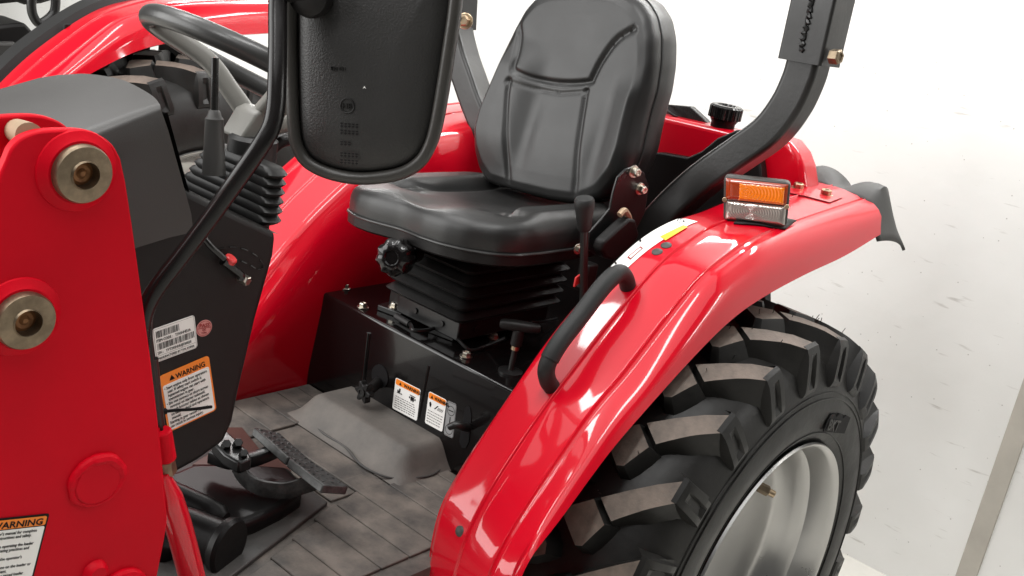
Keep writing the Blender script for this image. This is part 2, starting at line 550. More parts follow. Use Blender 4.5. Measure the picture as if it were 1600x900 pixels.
frows = fender_grid(1.0)
v, f = grid_mesh(frows)
fender = mk("fender", v, f, RED, TR, angle=50, label="red painted fender over the tyre, grab handle and lamp on it")
fr2 = [[np.array([-p[0], p[1], p[2]]) for p in r] for r in fender_grid(1.0, 0.024)]
v, f = grid_mesh(fr2)
ffender = mk("fender", v, f, RED, TR, angle=50, label="red painted fender beyond the seat, small diamond sticker on it")
# pressed ribs running up the inner face of the far fender are on its top surface already

_G = [(i / 120, j / 40) for i in range(121) for j in range(41)]
_GP = np.array([proj(fpt(t, u)[0]) for t, u in _G])


def finv(px, py):
    d = ((_GP - np.array([px, py])) ** 2).sum(1); t, u = _G[int(np.argmin(d))]
    st = 1 / 120; su = 1 / 40
    for _ in range(6):
        best = None
        for a in (-st, 0, st):
            for b in (-su, 0, su):
                tt = min(max(t + a, 0), 1); uu = min(max(u + b, 0), 1)
                e = ((proj(fpt(tt, uu)[0]) - np.array([px, py])) ** 2).sum()
                if best is None or e < best[0]: best = (e, tt, uu)
        t, u = best[1:]; st /= 2; su /= 2
    return t, u


def fsurf(px, py, off=0.0):
    t, u = finv(px, py); p, n = fpt(t, u)
    return p + n * off, n


def fpatch(name, px4, m, parent, off=0.0012, na=14, nb=5, label=None):
    """decal following the fender; px4 corners in order around"""
    c = [np.array(finv(*p)) for p in px4]; rows = []
    for i in range(na + 1):
        a = i / na; row = []
        for j in range(nb + 1):
            b = j / nb
            t, u = (c[0] * (1 - a) + c[1] * a) * (1 - b) + (c[3] * (1 - a) + c[2] * a) * b
            p, n = fpt(t, u); row.append(p + n * off)
        rows.append(row)
    v, f = grid_mesh(rows)
    return mk(name, v, f, m, parent, label=label)


# decals on the fender (white strip with yellow field)
fpatch("warning_decal", [(945, 418), (1058, 341), (1090, 347), (980, 420)], WHITE, fender, label="white safety decal along the inner edge of the fender")
fpatch("decal_field", [(1031, 371), (1068, 353), (1075, 356), (1040, 377)], YELLOW, fender, off=0.0018, na=6, nb=2)
fpatch("decal_box", [(980, 403), (1001, 386), (1005, 389), (985, 407)], REDINK, fender, off=0.0018, na=5, nb=2)
fpatch("decal_box", [(983, 402.5), (1000, 388.5), (1002.6, 390), (986, 404.5)], WHITE, fender, off=0.0022, na=5, nb=2)
for (a, b, s) in ((1059, 346, 2.0), (1064, 344.5, 1.6), (1068, 347, 2.2), (1000, 378, 2.4), (1005, 371, 1.4), (962, 413, 2.4), (1062, 349, 1.3)):
    fpatch("decal_mark", [(a - s, b), (a, b - s * 0.7), (a + s, b), (a, b + s * 0.7)], INK, fender, off=0.0020, na=2, nb=2)
# blanking plugs
for (a, b, r) in ((1027, 394, 0.0095), (1041, 384, 0.0095), (719, 830, 0.0085)):
    p, n = fsurf(a, b, -0.001)
    lathe("plug", [(0, r), (0.0025, r), (0.0042, r * 0.75), (0.0048, r * 0.2), (0.0048, 0.0)], p, n, PLUG, fender, n=20)
# bolts at the rear of the fender top with their seam plate
for (a, b) in ((1247, 295), (1290, 305)):
    p, n = fsurf(a, b, 0.0)
    bolt(p, n, 0.0105, fender, BRASS)
fpatch("seam_plate", [(1215, 300), (1240, 290), (1318, 309), (1296, 318)], RED, fender, off=0.0025, na=6, nb=6)

# grab handle
h1, n1 = fsurf(862, 604); h2, n2 = fsurf(981, 447)
off = 0.056
ctrl = [h1 - n1 * 0.004, h1 + n1 * 0.022, h1 + n1 * 0.045 + unit(h2 - h1) * 0.012, h1 + n1 * off + unit(h2 - h1) * 0.05,
        (h1 + h2) / 2 + (n1 + n2) / 2 * off, h2 + n2 * off - unit(h2 - h1) * 0.05, h2 + n2 * 0.045 - unit(h2 - h1) * 0.012, h2 + n2 * 0.022, h2 - n2 * 0.004]
hp = catmull(ctrl, 60)
handle = tube("grab_handle", hp, 0.0138, GRIP, fender, n=18)
L_ = len(hp)
tube("handle_sleeve", hp[17:43], 0.0152, GRIP, fender, n=18)

# combination lamp
lamp_c, lamp_n = fsurf(1190, 352)
ldir = np.array([math.cos(math.radians(26)), math.sin(math.radians(26)), 0.0])
lnor = np.array([-ldir[1], ldir[0], 0.0])
lp = lamp_c + np.array([0, 0, 0.03])
LQ = [PP(a, b, lp, lnor) for a, b in ((1131, 274), (1236, 285), (1229, 356), (1130, 345))]
LP = Plane2(LQ[0], LQ[1], LQ[3]); LP.n = -unit(lnor) if (-lnor) @ (CAM_C - lp) > 0 else unit(lnor)


def lquad(a0, b0, a1, b1):
    def bl(a, b): return (LQ[0] * (1 - a) + LQ[1] * a) * (1 - b) + (LQ[3] * (1 - a) + LQ[2] * a) * b
    return [bl(a0, b0), bl(a1, b0), bl(a1, b1), bl(a0, b1)]


def round_quad(q, r, n=4):
    q = [np.asarray(p) for p in q]; out = []
    for i in range(4):
        p = q[i]; a = unit(q[i - 1] - p); b = unit(q[(i + 1) % 4] - p)
        s, e = p + a * r, p + b * r
        for k in range(n + 1):
            t = k / n; out.append(s * (1 - t) ** 2 + p * 2 * t * (1 - t) + e * t * t)
    return out


LAMPC = mat("lamp_case", (0.045, 0.042, 0.038), 0.45, bump=0.1, bscale=300)
lamp = prism("indicator_lamp", round_quad(lquad(0, 0, 1, 1), 0.010), -LP.n * 0.030, LAMPC, fender, bevel=0.003)


def lens(name, rect, m, h, nx=16, ny=8, rings=None):
    """slightly domed lens with moulded ribs"""
    rows = []
    q = lquad(*rect)
    for j in range(ny + 1):
        b = j / ny; row = []
        for i in range(nx + 1):
            a = i / nx
            p = (q[0] * (1 - a) + q[1] * a) * (1 - b) + (q[3] * (1 - a) + q[2] * a) * b
            e = min(a, 1 - a) / 0.10; g = min(b, 1 - b) / 0.18
            d = h * (1 - max(0, 1 - min(e, g)) ** 2)
            if rings:
                rr = math.hypot((a - rings[0]) * rings[2], (b - rings[1])) * rings[3]
                d += 0.0005 * math.sin(rr) if 0.06 < a < 0.94 and 0.08 < b < 0.92 else 0
            row.append(p + LP.n * (0.001 + d))
        rows.append(row)
    v, f = grid_mesh(rows)
    return mk(name, v, f, m, lamp, angle=60)


lens("clear_lens", (0.035, 0.53, 0.965, 0.95), CLEARL, 0.006, 72, 40, (0.42, 0.45, 1.7, 85))
lens("amber_lens", (0.035, 0.05, 0.965, 0.52), AMBERD, 0.006, 24, 14)
lens("amber_reflector", (0.20, 0.08, 0.945, 0.515), AMBER, 0.0072, 60, 26, (0.2, 0.5, 1.6, 60))
for a, b in ((0.02, 0.52), (0.975, 0.53)):
    cyl("screw", lquad(a, b, a, b)[0] + LP.n * 0.002, LP.n, 0.0042, 0.004, BRASS, lamp, n=12)
br = lamp_c
lb_ = fpatch("lamp_bracket", [(1146, 351), (1160, 338), (1244, 347), (1226, 360)], PLAST, fender, off=0.004, na=6, nb=4)
sd = lb_.modifiers.new("solid", 'SOLIDIFY'); sd.thickness = 0.003
box("lamp_stem", lp - LP.n * 0.031 + np.array([0, 0, -0.022]), ldir * 0.05, -LP.n * 0.004, np.array([0, 0, 0.05]), PLAST, fender)

# rubber flap behind the fender
rows = []
endI = frows[-1]
xs_ = np.linspace(0.322, 0.546, 26)
in_e = fpt(1.0, 0.0)[0]; out_e = fpt(1.0, 1.0)[0]; lip_e = np.array([XLIP, clip_[-1][0], clip_[-1][1]])
for j, s in enumerate(np.linspace(0, 1, 16)):
    row = []
    for x in xs_:
        u = (x - 0.318) / (XCR - 0.318)
        base = fpt(1.0, min(u, 1.0))[0].copy()
        if u > 1.0:
            k = (u - 1.0) / 0.22
            base = out_e * (1 - k) + lip_e * k + np.array([0.006, 0, 0])
        base[0] = x + 0.006 * s
        hump = 0.040 * math.sin(math.pi * min(1, s * 1.3)) * (abs(math.sin(math.pi * (min(u, 1.05) - 0.58) / 0.78)) ** 0.5) * max(0.0, 1 - max(0.0, u - 1.0) / 0.20)
        y = base[1] - 0.012 + (0.125 + 0.10 * max(0, u - 1)) * math.sin(1.35 * s); z = base[2] - 0.006 + hump - 0.030 * s ** 2.0 
        row.append(np.array([base[0], y, z]))
    rows.append(row)
v, f = grid_mesh(rows)
flap = mk("rubber_flap", v, f, FLAP, TR, angle=60, label="dark grey rubber flap at the rear end of the fender")
sd = flap.modifiers.new("solid", 'SOLIDIFY'); sd.thickness = 0.006

# ---- rear wheel ------------------------------------------------------------
WH = empty("rear_wheel", (0, 0, 0), TR)
XC = 0.49
WX = (1, 0, 0)


def carc(x):
    return float(np.interp(abs(x - XC), [0, 0.06, 0.11, 0.135, 0.15], [0.466, 0.464, 0.456, 0.440, 0.412]))


def ltop(x):
    return float(np.interp(abs(x - XC), [0, 0.05, 0.085, 0.12, 0.147, 0.152], [0.4955, 0.4945, 0.492, 0.4865, 0.4765, 0.470]))


side = [(0.148, 0.412), (0.157, 0.392), (0.163, 0.365), (0.165, 0.340), (0.163, 0.315), (0.158, 0.298), (0.152, 0.288), (0.148, 0.280)]
tp = [(XC - a, r) for a, r in side[::-1]] + [(XC + a, carc(XC + a)) for a in (-0.14, -0.12, -0.09, -0.05, 0, 0.05, 0.09, 0.12, 0.14)] + [(XC + a, r) for a, r in side]
tyre = lathe("tyre", tp, AX, WX, TYRE, WH, n=160, angle=50, caps=False)
# fine concentric moulded lines on the sidewall
for rr, xx in ((0.372, 0.1625), (0.306, 0.1612), (0.383, 0.1598)):
    th = np.linspace(0, 2 * math.pi, 120, endpoint=False)
    sweep("sidewall_line", [AX + np.array([XC + xx, rr * math.cos(t), rr * math.sin(t)]) for t in th], circ(0.0013, 6), TYRE, WH, closed=True)


def tyre_pt(x, th, r): return AX + np.array([x, r * math.cos(th), r * math.sin(th)])


def lug_mesh(name, poly, sgn, taper=0.016):
    """poly: (x offset from tyre centre, degrees) outline of the tread block"""
    n = len(poly); cx = sum(p[0] for p in poly) / n; ct = sum(p[1] for p in poly) / n
    v = []; f = []
    dense = []
    for i in range(n):
        a, b = np.array(poly[i]), np.array(poly[(i + 1) % n])
        for k in range(3): dense.append(a + (b - a) * k / 3)
    N = len(dense)
    for lvl in range(3):
        for (x, t) in dense:
            d = np.array([x - cx, math.radians(t - ct) * 0.48]); L = np.linalg.norm(d) + 1e-9
            g = [taper, 0.003, 0.0][lvl]
            d = d * (1 + g / L)
            xx = XC + sgn * (cx + d[0]); tt = math.radians(ct) + d[1] / 0.48
            r = [carc(XC + cx + d[0]) - 0.012, ltop(XC + cx + d[0]) - 0.006, ltop(XC + x)][lvl]
            v.append(tyre_pt(xx, tt, r))
    for l in range(2):
        for i in range(N): f.append([l * N + i, l * N + (i + 1) % N, (l + 1) * N + (i + 1) % N, (l + 1) * N + i])
    f.append([2 * N + i for i in range(N)])
    me = bpy.data.meshes.new(name)
    me.from_pydata([tuple(p) for p in v], [], f)
    bm = bmesh.new(); bm.from_mesh(me); bmesh.ops.recalc_face_normals(bm, faces=bm.faces[:]); bm.to_mesh(me); bm.free()
    me.materials.append(TYRE); me.materials.append(TREAD)
    for p in me.polygons:
        p.use_smooth = True
        if len(p.vertices) > 8: p.material_index = 1
    me.set_sharp_from_angle(angle=math.radians(30))
    return me


def buttress_mesh(name, sgn):
    """outer end of a lug, rolling over the shoulder, with a recessed pocket"""
    st = [(0.140, 0.480, 0.0), (0.1475, 0.4765, 0.0), (0.153, 0.466, 0.0), (0.1565, 0.452, 0.007), (0.1595, 0.434, 0.011), (0.1620, 0.417, 0.006), (0.1632, 0.404, 0.0), (0.1605, 0.394, 0.0)]
    v = []; f = []
    for (x, r, g) in st:
        k = (0.480 - r) / 0.10
        t0 = -0.1 - 0.4 * k; t1 = 4.7 + 1.0 * k
        for q, (tt, dp) in enumerate(((t0 - 0.9, 0.022), (t0, 0.0), (t0 + 1.5, 0.0), (t0 + 1.9, g), (t1 - 1.9, g), (t1 - 1.5, 0.0), (t1, 0.0), (t1 + 0.9, 0.022))):
            ax = x - dp * 0.8; rr = r - dp * 0.6
            v.append(tyre_pt(XC + sgn * ax, math.radians(tt), rr))
    for i in range(len(st) - 1):
        for j in range(7): f.append([i * 8 + j, i * 8 + j + 1, (i + 1) * 8 + j + 1, (i + 1) * 8 + j])
    f.append([(len(st) - 1) * 8 + j for j in range(8)])
    me = bpy.data.meshes.new(name)
    me.from_pydata([tuple(p) for p in v], [], f)
    bm = bmesh.new(); bm.from_mesh(me); bmesh.ops.recalc_face_normals(bm, faces=bm.faces[:]); bm.to_mesh(me); bm.free()
    me.materials.append(TYRE)
    for p in me.polygons: p.use_smooth = True
    me.set_sharp_from_angle(angle=math.radians(28))
    return me


bar = [(0.045, 10.2), (0.146, 0.0), (0.147, 4.6), (0.113, 8.5), (0.077, 12.9)]
blk = [(0.000, 15.9), (0.004, 14.2), (0.036, 11.0), (0.070, 14.0), (0.052, 19.1), (0.041, 19.6)]
LUGS = [(lug_mesh("lug", bar, s), lug_mesh("tread_block", blk, s), buttress_mesh("lug_end", s), s) for s in (1, -1)]
NL = 23
PITCH = 360.0 / NL


def add_lugs(parent, offx=0.0, offy=0.0):
    for bm_, km, ut, s in LUGS:
        for i in range(NL):
            ang = math.radians(122.9 + PITCH * i + (0 if s > 0 else PITCH / 2))
            mw = Matrix.Translation(Vector(AX)) @ Matrix.Rotation(ang, 4, 'X') @ Matrix.Translation(-Vector(AX))
            for me, nm in ((bm_, "lug"), (km, "tread_block"), (ut, "lug_end")):
                o = bpy.data.objects.new(nm, me); COL.objects.link(o); o.parent = parent
                o.matrix_basis = mw


add_lugs(WH)
# moulding whiskers on a few lugs
for i in range(16):
    th = math.radians(random.uniform(60, 150)); x = XC + random.uniform(0.03, 0.13)
    p = tyre_pt(x, th, ltop(x) - 0.002); d = unit(np.array([random.uniform(-.5, .5), math.cos(th) + random.uniform(-.3, .3), math.sin(th)]))
    tube("mould_whisker", [p, p + d * 0.006, p + d * random.uniform(0.008, 0.016)], 0.0007, TYRE, WH, n=5)
# rim
rimp = [(0.150, 0.276), (0.158, 0.286), (0.1625, 0.284), (0.160, 0.279), (0.150, 0.273), (0.128, 0.266), (0.112, 0.263), (0.104, 0.252), (0.085, 0.247),
        (0.070, 0.240), (0.058, 0.232), (0.052, 0.222), (0.050, 0.20), (0.046, 0.14), (0.040, 0.10), (0.040, 0.0)]
rim = lathe("rim", [(XC + a, r) for a, r in rimp], AX, WX, SILVER, WH, n=120, angle=40, caps=False)
vp = P(1195, 765, X=XC + 0.11)
va = unit(np.array([0.75, 0.45, -0.25]))
cyl("valve", vp - va * 0.014, va, 0.0100, 0.022, PIN, WH, n=6)
cyl("valve_cap", vp + va * 0.006, va, 0.0068, 0.014, BRASS, WH, n=14)
# raised maker's letters on the sidewall
tq = [PP(a, b, AX + np.array([XC + 0.1655, 0, 0]), (1, 0, 0)) for a, b in ((1296, 650), (1326, 655), (1289, 673))]
tpl = Plane2(tq[0], tq[1], tq[2])
prism("letter_block", [tpl.at(a, b, 0.0) for a, b in ((-.05, .3), (.0, -.15), (.2, -.25), (.3, .0), (.38, -.28), (.55, -.28), (.65, 0), (.75, -.25), (1.0, -.15), (1.02, 1.0), (-.05, 1.05))], tpl.n * 0.0022, INK, WH)
TLET = mat("tyre_letter_rubber", (0.030, 0.028, 0.026), 0.5)
text("tyre_lettering", "BKT", TLET, WH, tpl.at(0.02, 0.90, 0.003), tpl.x, -tpl.y, tpl.h * 1.05, off=0.0006, bold=True, depth=0.0008, xs=1.05)

# ---- platform and mat -------------------------------------------------------
ZM = 0.574
plat = mk("platform", [(-0.31, -1.05, ZM - 0.004), (0.335, -1.05, ZM - 0.004), (0.335, -0.29, ZM - 0.004), (-0.31, -0.29, ZM - 0.004),
                       (-0.31, -1.05, ZM - 0.05), (0.335, -1.05, ZM - 0.05), (0.335, -0.29, ZM - 0.05), (-0.31, -0.29, ZM - 0.05)],
          [[0, 1, 2, 3], [7, 6, 5, 4], [0, 4, 5, 1], [1, 5, 6, 2], [2, 6, 7, 3], [3, 7, 4, 0]], MATR, TR, smooth=False, label="grey rubber-covered operator platform")


def rib(x0, x1, y0, y1, skew0=0.0, skew1=0.0, h=0.0055, name="mat_rib", m=MATR):
    g = 0.0009
    pts = [(x0 + skew0, y0 + g, ZM - 0.004), (x1 + skew1, y0 + g, ZM - 0.004), (x1, y1 - g, ZM - 0.004), (x0, y1 - g, ZM - 0.004)]
    return prism(name, pts, (0, 0, h), m, plat, bevel=0.0018)


rows_r = [(-0.335, -0.305, .118), (-0.39, -0.335, .125), (-0.44, -0.39, .11), (-0.505, -0.44, .055), (-0.565, -0.505, .098), (-0.625, -0.565, .112), (-0.69, -0.625, .14),
          (-0.75, -0.69, .166), (-0.81, -0.75, .19), (-0.87, -0.81, .215), (-0.93, -0.87, .24), (-1.0, -0.93, .26)]
for y0, y1, x0 in rows_r:
    rib(x0, 0.30, y0, y1, 0.018 if y1 < -0.5 else 0.0)
rib(-0.155, 0.085, -0.505, -0.438, 0.0, -0.03, 0.005)
rib(-0.14, 0.10, -0.565, -0.508, 0.0, 0.0, 0.005)
for y0, y1, x1 in ((-0.335, -0.302, -.225), (-0.388, -0.335, -.205), (-0.44, -0.388, -.165), (-0.50, -0.44, -.163), (-0.56, -0.50, -.16), (-0.62, -0.56, -.16)):
    rib(-0.302, x1, y0, y1)
# transmission hump in the mat
rows = []
for j in range(29):
    row = []
    y = -0.435 + 0.150 * j / 28
    for i in range(41):
        x = -0.215 + 0.345 * i / 40
        a = min(1, max(0, (x + 0.215) / 0.045)); b = min(1, max(0, (0.13 - x) / 0.045)); c = min(1, max(0, (y + 0.435) / 0.055))
        sm = lambda q: q * q * (3 - 2 * q)
        h = 0.046 * sm(a) * sm(b) * sm(c)
        row.append(np.array([x, y, ZM + 0.0035 + h - 0.0045 * (1 - sm(min(1, min(a, b, c) * 4)))]))
    rows.append(row)
v, f = grid_mesh(rows)
MATH = mat("mat_hump_rubber", (0.072, 0.066, 0.060), 0.62, bump=0.25, bscale=220, col2=(0.128, 0.113, 0.100), vscale=9)
mk("mat_hump", v, f, MATH, plat, angle=60)
hl = catmull([(-0.165, -0.412, ZM + .004), (-0.10, -0.425, ZM + .0065), (-0.03, -0.425, ZM + .0065), (0.04, -0.443, ZM + .006), (0.10, -0.425, ZM + .005), (0.128, -0.36, ZM + .004), (0.118, -0.31, ZM + .004)], 40)
tube("mat_bead", hl, 0.0022, MATD, plat, n=8)
# smooth dark plate under the pedals
prism("pedal_plate", [(-0.30, -0.57, ZM - .003), (0.105, -0.575, ZM - .003), (0.26, -1.0, ZM - .003), (-0.30, -1.0, ZM - .003)], (0, 0, 0.008), MATD, plat, bevel=0.002)

# ---- seat box ----------------------------------------------------------------
ZB = 0.785
BY = -0.30
sb = prism("seat_box", [(-0.316, BY, ZM - 0.012), (0.306, BY, ZM - 0.012), (0.306, BY, ZB), (-0.316, BY, ZB)], (0, 0.62, 0), GLOSSBLK, TR, bevel=0.006, seg=3,
           label="glossy black steel box under the seat")


def on_front(a, b, o=0.0): return P(a, b, Y=BY - o)


# pressed vertical grooves
for (a0, b0, a1, b1, r) in ((577, 520, 567, 612, 0.0055), (671, 571, 655, 652, 0.0035)):
    tube("pressed_rib", [on_front(a0, b0, -0.001), on_front((a0 + a1) / 2, (b0 + b1) / 2, -0.001), on_front(a1, b1, -0.001)], r, GLOSSBLK, sb, n=12)
# openings: flat dark pieces on the panel, inner shade put into their colour
lathe("opening_shade_disc", [(0.0, 0.024), (0.0015, 0.024), (0.0015, 0.0)], on_front(594, 588, 0.0002), (0, -1, 0), INK, sb, n=28)
prism("slot_shade_patch", [on_front(a, b, 0.0004) for a, b in ((727, 637), (731, 634), (735, 637), (737, 650), (733, 690), (728, 700), (722, 700), (718, 690))], (0, -0.001, 0), INK, sb)
# star knob
kc = on_front(574, 611, 0.040); ka = np.array([0, -1.0, 0])
kx, ky, kz = frame(ka)
tube("knob_shaft", [on_front(592, 596, -0.002), on_front(585, 603, 0.02), kc], 0.011, PLAST, sb)
pts = []
for i in range(60):
    t = 2 * math.pi * i / 60; r = 0.0185 + 0.0045 * math.cos(6 * t); pts.append(kc + kx * r * math.cos(t) + ky * r * math.sin(t))
knob = prism("star_knob", pts, ka * 0.014, PLAST, sb, bevel=0.003)
lathe("knob_ring", [(0.0, 0.009), (0.003, 0.009), (0.003, 0.006), (0.0012, 0.0055), (0.0012, 0.0)], kc + ka * 0.0138, ka, SATIN, sb, n=20)
# 4wd lever end
tube("drive_lever", catmull([on_front(730, 668, 0.004), on_front(722, 666, 0.03), on_front(712, 664, 0.042), on_front(702, 667, 0.046)], 16), 0.0065, SATIN, sb, scale=np.linspace(1.3, 1.0, 16))
# bolts on the box top
for (a, b) in ((539, 450), (567, 480), (771, 528), (728, 557)):
    bolt(P(a, b, Z=ZB + 0.001), (0, 0, 1), 0.0085, sb, ZINC)
# seat rails feet
for (a, b) in ((616, 480), (697, 515)):
    c = P(a, b, Z=ZB + 0.012)
    box("seat_foot", c - np.array([0, -0.004, 0.006]), (0.058, 0.012, 0), (-0.008, 0.042, 0), (0, 0, 0.012), BLK, sb, bevel=0.002)
    bolt(c + np.array([0, 0, 0.0]), (0, 0, 1), 0.0088, sb, ZINC)
# bent rod of the slide release
zb_ = ZB + 0.012
rp = [P(619, 494, Z=zb_), P(640, 506, Z=zb_), P(646, 516, Z=zb_), P(668, 516, Z=zb_), P(691, 507, Z=zb_ + 0.004), P(715, 500, Z=zb_ + 0.004)]
tube("release_rod", catmull(rp, 36), 0.0042, BLK, sb, n=10)
tube("release_grip", [rp[0], (rp[0] + rp[1]) / 2, rp[1]], 0.0068, GRIP, sb, n=12)
# cable across the top
tube("cable", catmull([P(715, 530, Z=ZB + .02), P(735, 547, Z=ZB + .006), P(760, 540, Z=ZB + .006), P(790, 528, Z=ZB + .03)], 30), 0.0035, BLK, sb, n=8)
tube("cable", catmull([P(796, 487, Z=ZB + .02), P(815, 497, Z=ZB + .02), P(840, 503, Z=ZB + .02), P(870, 498, Z=ZB + .01)], 30), 0.003, BLK, sb, n=8)
# T-handle
tb = P(797, 582, Z=ZB)
tt = P(800, 540, X=tb[0]); tax = unit(np.array([0.02, 0.01, 1.0]))
lathe("handle_base", [(0, 0.023), (0.004, 0.023), (0.006, 0.016), (0.006, 0.0)], tb, (0, 0, 1), BLK, sb, n=24)
th_ = sb
tube("handle_rod", [tb, tb + tax * 0.03, tb + tax * 0.062], 0.0055, SATIN, sb, n=12)
cyl("handle_collar", tb + tax * 0.045, tax, 0.0078, 0.010, BRASS, sb, n=14)
cyl("handle_socket", tb + tax * 0.054, tax, 0.011, 0.032, PLAST, sb, n=18)
td = unit(np.array([0.80, 0.55, 0.06]))
tc_ = tb + tax * 0.092
sweep("tee_grip", [tc_ - td * 0.036, tc_ - td * 0.030, tc_ - td * 0.01, tc_ + td * 0.015, tc_ + td * 0.034, tc_ + td * 0.038], rrect(0.022, 0.018, 0.007), PLAST, sb,
      scale=[0.75, 1.0, 1.08, 1.0, 0.85, 0.55])

# ---- warning labels on the box -------------------------------------------------
def small_label(px, title_a, rows_n, pict, nm, lab):
    q = [on_front(a, b, 0.0) for a, b in px]
    pl = Plane2(q[0], q[1], q[2])
    s = sticker(nm, pl, WHITE, TR, r=0.004, label=lab)
    sticker("label_header", pl, ORANGE, s, r=0.003, off=0.0011, rect=(0.03, 0.02, 0.97, 0.20))
    text("lettering", "WARNING", INK, s, pl.at(0.36, 0.165, 0), pl.x, -pl.y, pl.h * 0.145, off=0.0018, bold=True, xs=title_a)
    qs = [tri_sign(pl, 0.22, 0.12, pl.h * 0.055, 0.0019)]
    for i in range(rows_n):
        b = 0.55 + i * 0.42 / rows_n
        a = 0.08
        while a < 0.86:
            wdt = random.uniform(0.04, 0.12); qs.append(pl.rect(a, b, min(a + wdt, 0.92), b + 0.020, 0.0013)); a += wdt + 0.03
    qs += pict(pl)
    quads("printing", qs, INK, s)
    return pl, s


def pict_a(pl):
    q = []
    R = lambda a0, b0, a1, b1: q.append(pl.rect(a0, b0, a1, b1, 0.0014))
    q.append([pl.at(a, b, .0014) for a, b in ((.10, .44), (.34, .44), (.30, .40), (.24, .42), (.20, .39), (.14, .41))])
    q.append([pl.at(a, b, .0014) for a, b in ((.18, .40), (.24, .40), (.25, .28), (.20, .27))])
    q.append([pl.at(a, b, .0014) for a, b in ((.14, .42), (.19, .41), (.16, .33), (.12, .35))])
    R(.62, .30, .84, .325); R(.66, .34, .80, .46); R(.60, .36, .64, .42); R(.82, .36, .86, .42); R(.68, .46, .71, .49); R(.75, .46, .78, .49)
    return q


def pict_b(pl):
    q = []
    q.append([pl.at(a, b, .0014) for a, b in ((.10, .32), (.18, .28), (.24, .36), (.20, .45), (.14, .42))])
    q.append([pl.at(a, b, .0014) for a, b in ((.40, .44), (.46, .44), (.62, .30), (.57, .30))])
    for i in range(5): q.append([pl.at(a + .06 * i, b, .0014) for a, b in ((.58, .44), (.60, .44), (.66, .34), (.64, .34))])
    return q


small_label([(619, 589.5), (658, 609), (611.5, 636.5)], 1.0, 6, pict_a, "warning_label", "white warning label with orange header and lifting pictograms on the black box")
small_label([(671, 611), (698.5, 625), (663.5, 660)], 0.82, 5, pict_b, "warning_label", "narrow white warning label with orange header beside the drive lever")
q = [on_front(a, b) for a, b in ((699, 625), (714.5, 632), (691, 677))]
pl = Plane2(*q)
s = sticker("drive_label", pl, GREYLAB, TR, r=0.005, label="grey lever label with circle symbols on the black box")
qs = []
for cb in (0.25, 0.80):
    c = pl.at(0.5, cb, 0.0012)
    for i in range(20):
        t0, t1 = 2 * math.pi * i / 20, 2 * math.pi * (i + 1) / 20
        qs.append([c + pl.x * r * math.cos(t) + pl.y * r * math.sin(t) for r, t in ((.0085, t0), (.0097, t0), (.0097, t1), (.0085, t1))])
qs.append(pl.rect(0.45, 0.43, 0.55, 0.62, 0.0012)); qs.append(pl.rect(0.25, 0.235, 0.75, 0.265, 0.0012))
for e in ((0.02, 0.02, 0.98, 0.03), (0.02, 0.97, 0.98, 0.98), (0.02, 0.03, 0.06, 0.97), (0.94, 0.03, 0.98, 0.97)): qs.append(pl.rect(*e, 0.0012))
quads("printing", qs, INK, s)

# ---- seat -----------------------------------------------------------------------
SEAT = empty("seat", (0, 0, 0), TR)
SEAT["label"] = "black vinyl suspension seat with bolstered cushion and backrest"


def cushion(name, cont, mapf, prof, detail, m, parent, ctr=None, rings=60, dens=200):
    """cont: 2D contour, prof: list of (inset fraction, height); detail(x,y)->extra height"""
    c = resample(np.vstack([cont, cont[:1]]), dens + 1)[:-1]
    for _ in range(3): c = 0.5 * c + 0.25 * (np.roll(c, 1, 0) + np.roll(c, -1, 0))
    ctr = c.mean(0) if ctr is None else np.array(ctr)
    pr = resample(np.array(prof, float), rings)
    v = []; f = []
    nrm = []
    for s, h in pr:
        for q in c:
            w = ctr + (q - ctr) * (1 - s)
            fade = min(1.0, max(0.0, (s - 0.02) / 0.10))
            v.append(mapf(w[0], w[1], h + detail(w[0], w[1]) * fade))
    N = len(c)
    for k in range(rings - 1):
        for i in range(N): f.append([k * N + i, k * N + (i + 1) % N, (k + 1) * N + (i + 1) % N, (k + 1) * N + i])
    v.append(mapf(ctr[0], ctr[1], pr[-1][1] + detail(*ctr))); e = len(v) - 1
    for i in range(N): f.append([(rings - 1) * N + i, (rings - 1) * N + (i + 1) % N, e])
    f.append(list(range(N))[::-1])
    o = mk(name, v, f, m, parent, angle=70)
    return o, c


def sst(e0, e1, x):
    t = min(1, max(0, (x - e0) / (e1 - e0))); return t * t * (3 - 2 * t)


SX, SYF, SYB, SZ = -0.028, -0.335, 0.045, 0.998
STILT = 0.075


def seat_contour(grow=0.0):
    pts = [(-0.150, -0.345), (-0.105, -0.350), (-0.06, -0.345), (-0.03, -0.340), (0.0, -0.344), (0.04, -0.352), (0.09, -0.353), (0.14, -0.342), (0.185, -0.315), (0.205, -0.28),
           (0.212, -0.22), (0.213, -0.10), (0.205, 0.0), (0.18, 0.035), (0.10, 0.05), (0, 0.052), (-0.10, 0.05), (-0.18, 0.035), (-0.205, 0.0), (-0.213, -0.10), (-0.212, -0.22),
           (-0.208, -0.28), (-0.195, -0.325)]
    p = np.array(pts)
    return p * (1 + grow)


